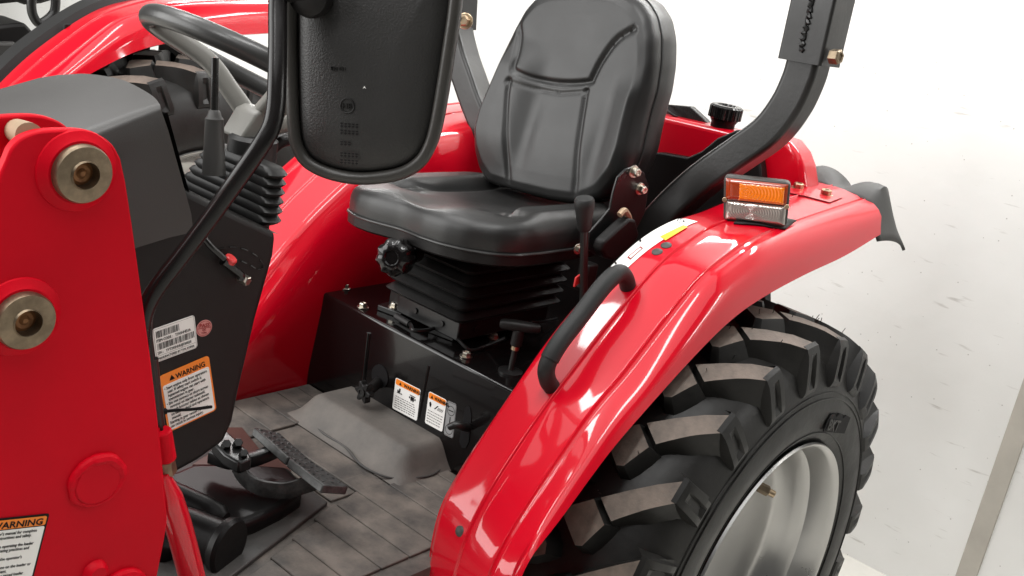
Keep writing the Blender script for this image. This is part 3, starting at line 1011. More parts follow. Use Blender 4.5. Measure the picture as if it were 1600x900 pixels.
def seat_detail(x, y):
    ax = abs(x)
    d = 0.018 * sst(0.10, 0.150, ax) * sst(-0.33, -0.20, y)             # side bolsters
    d += 0.008 * math.exp(-((ax - 0.095) / 0.055) ** 2) * math.exp(-((y + 0.30) / 0.06) ** 2)   # thigh lobes
    d -= 0.006 * math.exp(-(x / 0.045) ** 2) * math.exp(-((y + 0.31) / 0.07) ** 2)
    d -= 0.014 * math.exp(-((y + 0.06) / 0.12) ** 2) * math.exp(-(ax / 0.10) ** 2)
    # stitched seams between centre and bolsters
    xl = 0.108 + 0.05 * sst(-0.16, -0.30, y)
    d -= 0.006 * math.exp(-((ax - xl) / 0.008) ** 2) * sst(-0.30, -0.22, y)
    d -= 0.010 * math.exp(-((y + 0.235 + 0.10 * ax) / 0.02) ** 2) * sst(0.06, 0.12, ax) * (1 - sst(0.15, 0.2, ax))
    return d


sprof = [(0.0, 0.0), (-0.006, 0.008), (-0.009, 0.022), (-0.006, 0.035), (0.008, 0.045), (0.030, 0.051), (0.065, 0.054), (0.2, 0.055), (0.5, 0.053), (0.98, 0.052)]
cush, scont = cushion("seat_cushion", seat_contour(), lambda x, y, h: np.array([SX + x, y, SZ + STILT * x + h]), sprof, seat_detail, VINYL, SEAT, ctr=(0, -0.14))
ring = [np.array([SX + q[0] * 1.012, q[1] * 1.012 + 0.0016, SZ + STILT * q[0] + 0.001]) for q in scont]
sweep("seat_piping", ring, circ(0.0028, 8), PIPING, SEAT, closed=True)
rowsp = []
for z, g in ((SZ - 0.001, 1.010), (SZ - 0.019, 1.006), (SZ - 0.023, 0.985), (SZ - 0.026, 0.80)):
    rr_ = [np.array([SX + q[0] * g, (q[1] + 0.14) * g - 0.14, z + STILT * q[0] * g]) for q in scont]; rowsp.append(rr_ + rr_[:1])
v, f = grid_mesh(rowsp); K = len(rowsp[0]); f.append(list(range(3 * K, 4 * K - 1)))
mk("seat_pan", v, f, PLAST, SEAT, angle=40)

# backrest
BKY = 0.015
BLEAN = 0.16


def bmap(x, z, h): return np.array([x, BKY + BLEAN * (z - 1.1) - h, z])


bn = unit(np.array([0, -1.0, BLEAN])); bp0 = bmap(0, 1.1, 0)
BPX = [(778, 285), (764, 262), (758, 236), (758, 205), (766, 172), (785, 128), (806, 80), (822, 45), (838, 16), (856, -4), (880, -14), (940, -18), (990, -12), (1014, 4), (1029, 28), (1035, 60),
       (1034, 100), (1028, 140), (1018, 175), (1011, 205), (1004, 240), (990, 275), (960, 305), (925, 318), (880, 312), (830, 300)]
bc = np.array([(lambda q: (q[0], q[2]))(PP(a, b, bp0, bn)) for a, b in BPX])
G_L = np.array([(lambda q: (q[0], q[2]))(PP(a, b, bp0, bn)) for a, b in ((829, 22), (834, 55), (835, 85), (832, 108), (836, 114), (858, 124), (885, 130), (915, 132), (944, 129), (949, 122), (962, 97), (985, 66), (1012, 48))])
G_1 = np.array([(lambda q: (q[0], q[2]))(PP(a, b, bp0, bn)) for a, b in ((826, 126), (823, 150), (820, 200), (818, 260), (817, 300))])
G_2 = np.array([(lambda q: (q[0], q[2]))(PP(a, b, bp0, bn)) for a, b in ((939, 142), (934, 180), (929, 225), (924, 280), (918, 316))])
G_3 = np.array([(lambda q: (q[0], q[2]))(PP(a, b, bp0, bn)) for a, b in ((822, 128), (860, 140), (900, 147), (938, 144))])
GR = [(resample(catmull(G_L, 120), 110), 0.008, 0.0058), (resample(G_1, 40), 0.0055, 0.0048), (resample(G_2, 40), 0.0055, 0.0048), (resample(G_3, 30), 0.003, 0.0048)]
CXB = 0.02


def back_detail(x, z):
    d = 0.0
    for g, dep, wd in GR:
        dist = np.sqrt(((g - np.array([x, z])) ** 2).sum(1).min())
        d -= dep * math.exp(-(dist / wd) ** 2)
    lo = 1 - sst(1.29, 1.36, z)
    cx = 0.028
    s = abs(x - cx)
    d += 0.015 * sst(0.075, 0.150, s) * lo * sst(1.05, 1.16, z)
    d += 0.006 * math.exp(-((z - 1.17) / 0.08) ** 2) * (1 - sst(0.05, 0.10, s))
    return d


bprof = [(0.0, 0.0), (-0.008, 0.010), (-0.006, 0.022), (0.012, 0.034), (0.045, 0.042), (0.11, 0.047), (0.25, 0.048), (0.98, 0.048)]
back, bcont = cushion("seat_backrest", bc, bmap, bprof, back_detail, VINYL, SEAT, rings=80, dens=240)
ring = [bmap(q[0], q[1], 0.0) for q in (bcont - bcont.mean(0)) * 1.006 + bcont.mean(0)]
sweep("back_piping", ring, circ(0.0022, 8), PIPING, SEAT, closed=True)
rowsb = []
cm = bcont.mean(0)
for h, g in ((0.0, 1.0), (-0.022, 1.012), (-0.05, 1.0), (-0.068, 0.95), (-0.076, 0.86)):
    r = [bmap(*(cm + (q - cm) * g), h) for q in bcont]; rowsb.append(r + r[:1])
v, f = grid_mesh(rowsb); K = len(rowsb[0]); f.append(list(range(4 * K, 5 * K - 1)))
mk("seat_back_shell", v, f, VINYL, SEAT, angle=50)

# recliner plates
xb = 0.214
brk = [(955, 300), (962, 276), (975, 263), (990, 259), (1003, 268), (1011, 290), (1005, 330), (990, 360), (960, 385), (930, 398), (915, 390), (918, 362), (938, 340), (950, 325)]
bracket = prism("recliner_plate", [P(a, b, X=xb) for a, b in brk], (0.005, 0, 0), BLK, SEAT, bevel=0.0015)
for (a, b) in ((990, 268), (1000, 295)):
    c = P(a, b, X=xb + 0.006); bolt(c, (1, -0.25, 0.05), 0.0082, SEAT, ZINC, h=0.013)
bolt(P(903, 389, X=xb + 0.004), (1, -0.2, 0), 0.007, SEAT, ZINC)
# seat-belt buckle
bk = [P(a, b, X=0.232) for a, b in ((928, 372), (955, 347), (968, 336), (978, 338), (984, 360), (978, 374), (945, 402), (930, 398), (924, 386))]
prism("belt_buckle", bk, (0.024, 0, 0), PLAST, SEAT, bevel=0.006, seg=3)
tube("belt_tongue", catmull([P(968, 336, X=0.245), P(975, 329, X=0.245), P(981, 336, X=0.245), P(985, 350, X=0.245)], 14), 0.006, TAN, SEAT, n=8)
abox("belt_latch", *[0.225, 0.25], P(903, 452, X=.235)[1], P(903, 452, X=.235)[1] + 0.03, P(903, 452, X=.235)[2], P(903, 452, X=.235)[2] + 0.05, PLAST, SEAT, bevel=0.004)
c = P(902, 438, X=0.252); box("belt_button", c, (0.004, 0, 0), (0, 0.014, 0.006), (0, 0, 0.018), KNOBRED, SEAT, bevel=0.001)

# lift lever at the seat side
lb = P(912, 445, X=0.262); lt = P(913, 335, X=0.258)
tube("lever_shaft", [lb - (lt - lb) * 0.5, lb, (lb + lt) / 2, lt], 0.0075, SATIN, SEAT, n=12)
la = unit(lt - lb)
lathe("lever_knob", [(-0.030, 0.010), (-0.026, 0.0125), (0.0, 0.0150), (0.013, 0.0172), (0.018, 0.0178), (0.026, 0.0176), (0.030, 0.0150), (0.031, 0.0)], lt, la, GRIP, SEAT, n=28)

# suspension bellows
def slab_ring(c, wx, wy, z, h, r, m, parent, name, grow=0.006):
    sec = rrect(wx, wy, r, 5); v = []; f = []
    prof = [(-h / 2, -grow * 1.6), (-h * 0.28, -grow * 0.2), (0, grow), (h * 0.28, -grow * 0.2), (h / 2, -grow * 1.6)]
    N = len(sec)
    for dz, g in prof:
        for a, b in sec:
            s = np.array([a, b]); L = np.linalg.norm(s); s = s * (1 + g / L)
            v.append((c[0] + s[0], c[1] + s[1], z + dz))
    for k in range(len(prof) - 1):
        for i in range(N): f.append([k * N + i, k * N + (i + 1) % N, (k + 1) * N + (i + 1) % N, (k + 1) * N + i])
    f += [list(range(N))[::-1], list(range((len(prof) - 1) * N, len(prof) * N))]
    return mk(name, v, f, m, parent, angle=55)


for i, z in enumerate((0.846, 0.871, 0.896, 0.921, 0.945)):
    slab_ring((-0.045, -0.115), 0.205 + 0.006 * i - (0.010 if i == 4 else 0), 0.300, z, 0.0262, 0.016, RUBBER, SEAT, "bellows_rib", 0.009)
abox("seat_rail_frame", -0.130, 0.045, -0.248, 0.02, 0.795, 0.836, BLK, SEAT, bevel=0.003)
for x in (-0.075, 0.0):
    cyl("rivet", (x, -0.2485, 0.816), (0, -1, 0), 0.006, 0.003, BLK, SEAT, n=14)
cyl("rivet", (0.0455, -0.20, 0.816), (1, 0, 0), 0.006, 0.003, BLK, SEAT, n=14)
abox("seat_rail_frame", -0.12, 0.06, -0.24, 0.0, 0.955, 0.972, BLK, SEAT, bevel=0.003)
box("seat_bracket", (-0.148, -0.225, 0.812), (0.03, 0, 0), (0, 0.03, 0), (0, 0, 0.05), BLK, SEAT, bevel=0.004)

# weight adjuster knob
kc = P(617, 402, Y=-0.375); kb = P(650, 395, Y=-0.28); ka = unit(kc - kb)
kx, ky, kz = frame(ka)
cyl("knob_stem", kb, ka, 0.018, np.linalg.norm(kc - kb), PLAST, SEAT, n=22)
v = []; f = []; N = 72
prof = [(-0.046, 0.020), (-0.042, 0.027), (-0.022, 0.0325), (0.0, 0.0345), (0.011, 0.032), (0.017, 0.024), (0.0175, 0.014), (0.0150, 0.012), (0.0150, 0.002)]
for h, r in prof:
    for i in range(N):
        t = 2 * math.pi * i / N; rr = r * (1 + (0.055 if r > 0.019 else 0) * math.cos(9 * t)); v.append(kc + ka * h + kx * rr * math.cos(t) + ky * rr * math.sin(t))
for k in range(len(prof) - 1):
    for i in range(N): f.append([k * N + i, k * N + (i + 1) % N, (k + 1) * N + (i + 1) % N, (k + 1) * N + i])
f.append([(len(prof) - 1) * N + i for i in range(N)]); f.append(list(range(N))[::-1])
mk("adjuster_knob", v, f, GLOSSBLK, SEAT, angle=40)

# ---- roll bar ---------------------------------------------------------------------
ROPS = empty("roll_bar", (0, 0, 0), TR)
RY = 0.13
RP = [(985, 420), (1010, 372), (1050, 325), (1100, 280), (1160, 238), (1205, 205), (1236, 165), (1255, 125), (1264, 95), (1275, 50), (1288, -5), (1300, -60)]
rp = catmull([P(a, b, Y=RY) for a, b in RP], 60)
sweep("roll_bar_post", rp, rrect2(0.062, 0.062, 0.009), SATIN, ROPS, up=(0, 1, 0), angle=40)
sl = rp[44:]
sd_ = unit(rp[-1] - rp[46])
s0 = rp[45] - sd_ * 0.022
sweep("hinge_sleeve", [s0, s0 + sd_ * 0.05, s0 + sd_ * 0.60], rrect2(0.084, 0.082, 0.005), SATIN, ROPS, up=(0, 1, 0), angle=40)
sxx, syy, _ = frame(sd_, (0, 1, 0))
# weld bead down the front of the sleeve
wb = [s0 + sd_ * (0.018 + 0.0035 * i) + np.array([0.002 * math.sin(i * 1.9), -0.0415, 0]) for i in range(60)]
tube("weld_bead", wb, 0.005, BLK, ROPS, n=8, scale=[0.9 + 0.35 * math.sin(i * 2.3) for i in range(60)])
bolt(P(1299, 88, Y=RY - 0.02), (1, -0.1, 0.1), 0.0135, ROPS, PIN, washer=False, h=0.018)
bolt(P(1228, 83, Y=RY), (-1, 0, -0.1), 0.008, ROPS, PIN, washer=False, h=0.010)
# opposite post
RPL = [(820, 330), (795, 270), (770, 215), (748, 165), (735, 128), (722, 90), (712, 45), (712, 0), (716, -60)]
rl = catmull([P(a, b, Y=RY) for a, b in RPL], 50)
sweep("roll_bar_post", rl, rrect2(0.062, 0.062, 0.009), SATIN, ROPS, up=(0, 1, 0), angle=40)
sweep("hinge_sleeve", [P(707, 45, Y=RY), P(709, 0, Y=RY), P(709, 0, Y=RY) * -8 + P(707, 45, Y=RY) * 9 + (P(709, 0, Y=RY) - P(707, 45, Y=RY)) * 17], rrect2(0.082, 0.080, 0.005), SATIN, ROPS, up=(0, 1, 0))
bolt(P(727, 33, Y=RY - 0.045), (0.5, -1, 0.1), 0.0125, ROPS, BRASS, h=0.016)

# ---- rear cover with filler cap ------------------------------------------------------
CY = 0.34
cov = prism("rear_cover", [P(a, b, Y=CY) for a, b in ((960, 163), (1000, 172), (1035, 181), (1145, 206), (1212, 214), (1232, 222), (1246, 240), (1254, 262), (1258, 290), (1262, 330), (1100, 330), (960, 330))],
            (0, 0.07, 0.004), RED, TR, bevel=0.012, seg=3, label="red rear cover behind the seat")
prism("liner", [P(a, b, Y=CY - 0.035) for a, b in ((790, 262), (960, 245), (1030, 238), (1074, 246), (1096, 236), (1120, 216), (1150, 203), (1172, 205), (1182, 228), (1188, 262), (1192, 300), (1196, 520), (790, 560))],
      (0, 0.03, 0), PLAST, TR, bevel=0.004, label="black plastic liner between roll bar and rear cover")
cc = P(1128, 200, Y=CY + 0.035); cax = unit(np.array([0.02, -0.03, 1.0]))
cap = lathe("filler_neck", [(-0.02, 0.026), (0.012, 0.026), (0.018, 0.030), (0.026, 0.030), (0.026, 0.0)], cc, cax, PLAST, cov, n=30)
v = []; f = []; N = 96
kx, ky, _ = frame(cax)
prof = [(0.020, 0.031), (0.022, 0.0345), (0.046, 0.0345), (0.050, 0.031), (0.050, 0.022), (0.047, 0.020), (0.047, 0.002)]
for h, r in prof:
    for i in range(N):
        t = 2 * math.pi * i / N; rr = r * (1 + (0.05 if r > 0.034 else 0) * (1 if (i // 2) % 2 else 0)); v.append(cc + cax * h + kx * rr * math.cos(t) + ky * rr * math.sin(t))
for k in range(len(prof) - 1):
    for i in range(N): f.append([k * N + i, k * N + (i + 1) % N, (k + 1) * N + (i + 1) % N, (k + 1) * N + i])
f.append([(len(prof) - 1) * N + i for i in range(N)])
mk("filler_cap", v, f, GLOSSBLK, cov, angle=30)
prism("rear_light_bracket", [P(a, b, Y=CY + 0.04) for a, b in ((1040, 163), (1078, 166), (1100, 186), (1108, 196), (1040, 184))], (0, 0.02, 0), BLK, cov, bevel=0.002)
tube("wire", catmull([P(1036, 160, Y=CY + .03), P(1042, 172, Y=CY + .02), P(1052, 180, Y=CY + .02), P(1058, 183, Y=CY + .03)], 16), 0.003, BLK, cov, n=8)

# ---- dash and steering -----------------------------------------------------------------
DX = 0.16
DASH = empty("dashboard", (0, 0, 0), TR)
dp = [(434, 364), (430, 400), (402, 500), (376, 610), (366, 660), (352, 692), (310, 722), (268, 745), (235, 745), (215, 600), (200, 420), (190, 300), (292, 296)]
side = prism("side_panel", [P(a, b, X=DX) for a, b in dp], (-0.32, 0, 0), PLAST, DASH, bevel=0.010, seg=3, label="matt black dash side panel carrying the labels")
# grey cowl on top: near crease, far edge and rounded rear edge
near = [P(a, b, X=DX) for a, b in ((-260, 372), (-160, 331), (-60, 290), (50, 246), (150, 205), (210, 181), (238, 170), (250, 164))]
rear = catmull([P(250, 164, X=DX), P(243, 154, X=0.135), P(228, 143, X=0.10), P(195, 126, X=0.045), P(160, 118, X=0.0), P(130, 115, X=-0.05), P(112, 116, X=-0.09)], 15)
farp = [P(a, b, X=-0.09) for a, b in ((-260, 240), (-160, 195), (-60, 160), (0, 139), (60, 122), (90, 117), (105, 116), (112, 116))]
rows = []
for k in range(8):
    w_ = max(0, (k - 3) / 4) ** 2
    row = []
    for j in range(15):
        q = j / 14
        lin = near[k] * (1 - q) + farp[k] * q + np.array([0, 0, 0.010 * math.sin(math.pi * q)])
        full = rear[j] + (near[k] - near[7]) * (1 - q) + (farp[k] - farp[7]) * q
        row.append(lin * (1 - w_) + full * w_)
    n0 = near[k]
    dn = [np.array([DX + 0.004, n0[1] + 0.000, n0[2] - 0.006]), np.array([DX + 0.006, n0[1] + 0.010 * w_, n0[2] - 0.03]), np.array([DX + 0.006, n0[1] + 0.050 * w_, n0[2] - 0.135]), np.array([DX + 0.005, n0[1] + 0.056 * w_, n0[2] - 0.16])]
    rows.append(dn[::-1] + row)
v, f = grid_mesh(rows)
# rear face dropping from the rounded edge
K = len(rows[0]); base = len(v); last = rows[-1]
for p in last: v.append(np.array([p[0] * 0.99, p[1] + 0.05, p[2] - 0.14]))
f += [[7 * K + j, 7 * K + j + 1, base + j + 1, base + j] for j in range(4, K - 1)]
mk("cowl", v, f, GREYPL, DASH, angle=75, label="grey plastic cowl ahead of the steering wheel")
# rear face of the dash closing the gap under the cowl
mk("dash_rear", [P(262, 176, X=DX - 0.004), P(306, 338, X=DX - 0.004), P(436, 366, X=DX - 0.004), P(436, 366, X=DX - 0.004) * np.array([-1, 1, 1]), P(306, 338, X=DX - 0.004) * np.array([-1, 1, 1]), P(262, 176, X=DX - 0.004) * np.array([-0.2, 1, 1]) + np.array([0, 0.03, -0.03])],
   [[0, 1, 4, 5], [1, 2, 3, 4]], PLAST, DASH, smooth=False)

# column bellows
top_c = P(388, 226, X=0.0); bot_c = P(372, 330, X=0.0)
for i in range(6):
    t = i / 5
    pl_ = np.array([318 - 40 * t, 224 + 58 * t]); pr_ = np.array([420 - 9 * t, 281 + 68 * t])
    Yf = -0.800
    a = P(*pl_, Y=Yf); b = P(*pr_, Y=Yf)
    slab_ring(((a[0] + b[0]) / 2, Yf + 0.016), b[0] - a[0], 0.032, (a[2] + b[2]) / 2, 0.0165, 0.012, RUBBER, DASH, "bellows_rib", 0.005)
cyl("column_core", (P(385, 300, Y=-0.765)[0], -0.762, 0.98), (0, 0, 1), 0.035, 0.22, RUBBER, DASH, n=24)

# steering wheel
sc_ = P(415, 118, X=0.02); san = unit(np.array([0.0, 0.40, 0.92]))
ux = np.array([1.0, 0, 0]); uy = np.cross(san, ux)
RW = 0.172
wr = [sc_ + ux * RW * math.cos(t) + uy * RW * math.sin(t) for t in np.linspace(0, 2 * math.pi, 72, endpoint=False)]
sweep("steering_rim", wr, circ(0.0148, 16), WHEELPL, DASH, closed=True)
hub = P(402, 196, X=0.02)
for ang in (-2.30, -0.35, 1.35):
    e = sc_ + ux * RW * 0.97 * math.cos(ang) + uy * RW * 0.97 * math.sin(ang)
    mid = hub * 0.45 + e * 0.55 + san * 0.016
    pth = catmull([hub + (e - hub) * 0.08, hub * 0.72 + e * 0.28 + san * 0.008, mid, e - san * 0.004 + (e - sc_) * -0.05, e], 24)
    sweep("spoke", pth, rrect(0.042, 0.028, 0.010), SPOKE, DASH, up=san, scale=np.linspace(1.0, 0.80, 24))
lathe("steering_hub", [(-0.030, 0.022), (-0.028, 0.028), (-0.006, 0.031), (0.010, 0.028), (0.016, 0.020), (0.018, 0.0)], hub, san, SPOKE, DASH, n=28)
cyl("column_shaft", hub - san * 0.11, san, 0.014, 0.09, PLAST, DASH, n=18)
prism("switch_housing", [P(a, b, X=0.065) for a, b in ((376, 218), (400, 178), (412, 172), (424, 172), (420, 214), (408, 232))], (-0.05, 0, 0), SPOKE, DASH, bevel=0.004)
# shuttle lever with boot
ll = P(335, 186, X=0.07); lu = P(336, 90, X=0.06)
tube("shuttle_lever", [ll, (ll + lu) / 2, lu], 0.0052, SATIN, DASH, n=12)
lathe("lever_boot", [(-0.075, 0.016), (-0.04, 0.014), (-0.004, 0.0125), (0.0, 0.0125), (0.004, 0.0095), (0.010, 0.008), (0.012, 0.006), (0.012, 0.0)], ll, unit(lu - ll), GREYPL, DASH, n=22)
# stalk seen right of the mirror arm
tube("stalk", catmull([P(418, 238, X=0.02), P(436, 222, X=0.02), P(458, 216, X=-0.01), P(480, 214, X=-0.03)], 18), 0.010, PLAST, DASH, n=12)

# throttle quadrant on the side panel
so = lambda a, b, o=0.0: P(a, b, X=DX + o)
sl_pts = catmull([so(340, 390, .0012), so(360, 386, .0012), so(380, 389, .0012), so(398, 398, .0012), so(409, 409, .0012), so(410, 418, .0012), so(403, 421, .0012), so(390, 414, .0012), so(374, 407, .0012), so(360, 404, .0012)], 70)
for i in range(0, 66, 7):
    tube("slot_edge", sl_pts[i:i + 5], 0.0010, GLOSSBLK, side, n=6)
tube("throttle_lever", catmull([so(318, 372, .012), so(330, 386, .016), so(341, 396, .016), so(350, 404, .016)], 20), 0.0042, GLOSSBLK, side, n=10)
cyl("throttle_stop", so(357, 409, 0.010), unit(np.array([0.45, 0.35, 0.85])), 0.0085, 0.008, KNOBRED, side, n=18)
tube("throttle_clevis", catmull([so(348, 408, .012), so(360, 417, .012), so(374, 428, .012), so(378, 435, .012)], 14), 0.0058, GLOSSBLK, side, n=10)
cyl("throttle_nut", so(374, 432, 0.004), unit(np.array([0.9, 0.3, -0.2])), 0.0068, 0.016, ZINC, side, n=6)

# labels on the side panel
def side_plane(px): return Plane2(*[so(a, b) for a, b in px])


pl = side_plane([(237, 514.5), (303, 491.5), (244.5, 566)])
s = sticker("serial_label", pl, WHITE, TR, r=0.004, label="white serial number label with two barcodes on the dash panel")
qs = []
for (b0, b1, a1) in ((0.10, 0.30, 0.62), (0.47, 0.66, 0.93)):
    a = 0.07
    while a < a1:
        w_ = random.choice((0.008, 0.012, 0.02)); qs.append(pl.rect(a, b0, a + w_, b1, 0.0012)); a += w_ + random.choice((0.008, 0.012, 0.018))
quads("barcode", qs, INK, s)
for (tx, b, a, sz) in (("ITEM CODE :   T393NHEUA", 0.425, 0.06, 0.115), ("S/N :   TYT393NHHJK00028", 0.785, 0.06, 0.115), ("MANUFACTURED BY TYM, KOREA", 0.94, 0.06, 0.095)):
    text("lettering", tx, INK, s, pl.at(a, b), pl.x, -pl.y, pl.h * sz, off=0.0012, xs=0.74)
qs = [pl.rect(0.04, 0.825, 0.96, 0.833, 0.0012), pl.rect(0.02, 0.03, 0.98, 0.037, 0.0012), pl.rect(0.02, 0.965, 0.98, 0.972, 0.0012), pl.rect(0.02, 0.03, 0.027, 0.97, 0.0012), pl.rect(0.973, 0.03, 0.98, 0.97, 0.0012)]
quads("frame_line", qs, GREYINK, s)

pl = side_plane([(247.5, 588), (325.5, 554.5), (264.5, 674.5)])
s = sticker("warning_label", pl, ORANGE, TR, r=0.005, label="large orange and white starting warning label on the dash panel")
sticker("label_field", pl, WHITE, s, r=0.003, off=0.0011, rect=(0.035, 0.185, 0.965, 0.975))
text("lettering", "WARNING", INK, s, pl.at(0.31, 0.155), pl.x, -pl.y, pl.h * 0.120, off=0.0012, bold=True, xs=0.86)
quads("alert_symbol", [tri_sign(pl, 0.235, 0.105, pl.h * 0.048, 0.0013)], INK, s)
body = ["• Start engine only from operators", "   seat. If safety start switch is", "   bypassed engine can start with", "   transmission in gear.", "• Do not connect or short across",
        "   terminal on starter solenoid.", "• Attach booster cables as shown", "   on battery decal and operators", "   manual.", "Starting in gear causes runaway", "can result in serious injury."]
text("lettering", body, INK, s, pl.at(0.055, 0.265), pl.x, -pl.y, pl.h * 0.070, off=0.0018, spacing=0.96, xs=0.74)

c = so(318.5, 512.5, 0.0); cn = np.array([1.0, 0, 0])
st_ = lathe("pass_sticker", [(0.0004, 0.0118), (0.0009, 0.0118), (0.0010, 0.0)], c, cn, PINK, TR, n=28, smooth=False, label="small round pink pass sticker on the dash panel")
pl = Plane2(c + np.array([0, -0.011, 0.011]), c + np.array([0, 0.011, 0.011]), c + np.array([0, -0.011, -0.011]))
text("lettering", "PASS", REDINK, st_, pl.at(0.5, 0.42), pl.x, -pl.y, 0.0075, off=0.0014, align='CENTER', bold=True)
text("lettering", ["QC", "TYM"], REDINK, st_, pl.at(0.5, 0.66), pl.x, -pl.y, 0.0040, off=0.0014, align='CENTER')
qs = [pl.rect(0.04, 0.46, 0.96, 0.50, 0.0013)]
for i in range(24):
    t0, t1 = 2 * math.pi * i / 24, 2 * math.pi * (i + 1) / 24
    qs.append([c + cn * 0.0013 + pl.x * r * math.cos(t) + pl.y * r * math.sin(t) for r, t in ((.0100, t0), (.0106, t0), (.0106, t1), (.0100, t1))])
quads("sticker_line", qs, REDINK, st_)

# cable tie across the warning label
tie = catmull([so(243, 648, .012), so(256, 643.5, .014), so(275, 641, .016), so(300, 639.5, .02), so(331, 635.5, .024)], 24)
sweep("cable_tie", tie, [(-0.0014, -0.0017), (0.0014, -0.0017), (0.0014, 0.0017), (-0.0014, 0.0017)], INK, TR, label="thin black cable tie end across the orange warning label")
bx_ = box("tie_head", so(257, 643, .014), (0.006, 0, 0), (0, 0.006, 0.001), (0, 0, 0.007), INK, TR, bevel=0.001)

# ---- pedals and floor casting ------------------------------------------------------------
PED = empty("brake_pedals", (0, 0, 0), TR)


def pedal(px, nm):
    z = 0.66
    q = [P(a, b, Z=z + dz) for (a, b), dz in zip(px, (0.012, 0.0, 0.0, 0.012))]
    o = prism(nm, [q[0], q[1], q[2], q[3]], (0.002, -0.006, -0.013), PEDAL, PED, bevel=0.002)
    # raised diamond studs
    for i in range(7):
        for j in range(3):
            a = (i + 0.6 + 0.25 * (j % 2)) / 7.6; b = (j + 0.5) / 3
            p = (q[0] * (1 - b) + q[1] * b) * (1 - a) + (q[3] * (1 - b) + q[2] * b) * a
            n = unit(np.cross(q[3] - q[0], q[1] - q[0])); n = n if n[2] > 0 else -n
            lathe("pedal_stud", [(-0.001, 0.0040), (0.0012, 0.0030), (0.0018, 0.0)], p, n, PEDAL, o, n=6)
    return o


pedal([(397, 667), (437, 676), (481, 715), (450, 714)], "pedal_pad")
pedal([(452, 716), (476, 712), (545, 760), (505, 757)], "pedal_pad")
arm = catmull([P(372, 730, Z=0.645), P(384, 748, Z=0.630), P(408, 762, Z=0.625), P(445, 766, Z=0.628), P(480, 757, Z=0.642), P(494, 752, Z=0.65)], 30)
sweep("pedal_arm", arm, rrect(0.007, 0.028, 0.002, 2), PEDAL, PED, up=(0, 0, 1))
arm2 = catmull([P(330, 712, Z=0.64), P(365, 722, Z=0.64), P(400, 716, Z=0.645), P(432, 703, Z=0.65)], 24)
sweep("pedal_arm", arm2, rrect(0.022, 0.022, 0.004, 2), BLK, PED)
prism("pedal_pivot", [P(a, b, Z=0.655) for a, b in ((335, 690), (352, 690), (385, 722), (392, 735), (372, 742), (348, 728), (330, 708))], (0, 0, 0.022), BLK, PED, bevel=0.004)
for (a, b, r) in ((352, 698, .008), (370, 696, .008), (379, 712, .007)):
    cyl("pivot_bolt", P(a, b, Z=0.676), unit(np.array([0.6, -0.3, 0.7])), r, 0.016, BLK, PED, n=6)
prism("support_bracket", [P(a, b, Z=0.60) for a, b in ((352, 672), (378, 672), (410, 712), (372, 722))], (0, 0, 0.006), BROWN, PED, bevel=0.001)
prism("support_bracket", [P(a, b, Z=0.595) for a, b in ((300, 730), (326, 714), (354, 730), (306, 731))], (0, 0, 0.006), BROWN, PED, bevel=0.001)
prism("support_bracket", [P(a, b, Z=0.595) for a, b in ((395, 734), (432, 718), (455, 740), (445, 746))], (0, 0, 0.006), BROWN, PED, bevel=0.001)
CASTM = mat("casting_black", (0.006, 0.0055, 0.0055), 0.36, spec=0.16, bump=0.3, bscale=18, bdetail=3)
# black casting
cast = [P(a, b, Z=0.592) for a, b in ((272, 748), (300, 736), (400, 737), (450, 740), (472, 764), (470, 782), (440, 802), (400, 822), (355, 838), (300, 850), (255, 870), (200, 850), (200, 770))]
casting = prism("floor_casting", [q - np.array([0, 0, 0.02]) for q in cast], (0, 0, 0.036), CASTM, TR, bevel=0.012, seg=4, label="glossy black casting under the brake pedals")
hc = P(290, 850, Z=0.60); he = P(345, 852, Z=0.60)
hx = unit(P(348, 846, Z=0.62) - P(262, 812, Z=0.62))
lathe("casting_boss", [(-0.10, 0.030), (-0.02, 0.034), (0.03, 0.034), (0.036, 0.042), (0.046, 0.044), (0.052, 0.040), (0.052, 0.0)], P(316, 838, Z=0.605), hx, CASTM, casting, n=36)
lathe("casting_boss", [(-0.10, 0.020), (0.0, 0.024), (0.03, 0.022), (0.04, 0.014), (0.042, 0.0)], P(318, 798, Z=0.612), unit(hx + np.array([0, 0, -0.1])), CASTM, casting, n=30)

# ---- front loader post ---------------------------------------------------------------------
LX = 0.27
POST = empty("loader_post", (0, 0, 0), TR)
POST["label"] = "red steel loader post with round pins at the tractor's side"
pp = [(10, 250), (18, 232), (34, 216), (60, 206), (95, 203), (130, 204), (155, 211), (176, 226), (189, 248), (197, 285), (207, 350), (221, 450), (236, 560), (250, 680), (258, 760), (262, 812), (258, 840), (246, 900), (225, 1010), (-120, 1010),
      (-120, 520), (-60, 380), (-12, 300)]
pp = [tuple(q) for q in catmull(np.array(pp[:9]), 40)] + pp[9:]
plate = prism("post_plate", [P(a, b, X=LX) for a, b in pp], (-0.014, 0, 0), REDM, POST, bevel=0.0025)
shift = np.array([-0.12, 0, 0])
pb = [(-60, 200), (-10, 184), (30, 180), (62, 181), (88, 188), (106, 200), (120, 222), (128, 260), (150, 420), (170, 560), (190, 760), (180, 1000), (-150, 1000), (-150, 400)]
pb = [tuple(q) for q in catmull(np.array(pb[:8]), 34)] + pb[8:]
back_plate = prism("post_plate", [P(a, b, X=LX - 0.10) for a, b in pb], (-0.012, 0, 0), REDM, POST, bevel=0.0025)
tube("spacer_tube", [P(46, 212, X=LX - 0.012), P(36, 208, X=LX - 0.05), P(25, 204, X=LX - 0.112)], 0.013, TAN, POST, n=20)


def post_pt(a, b, o=0.0): return P(a, b, X=LX) + np.array([o, 0, 0])


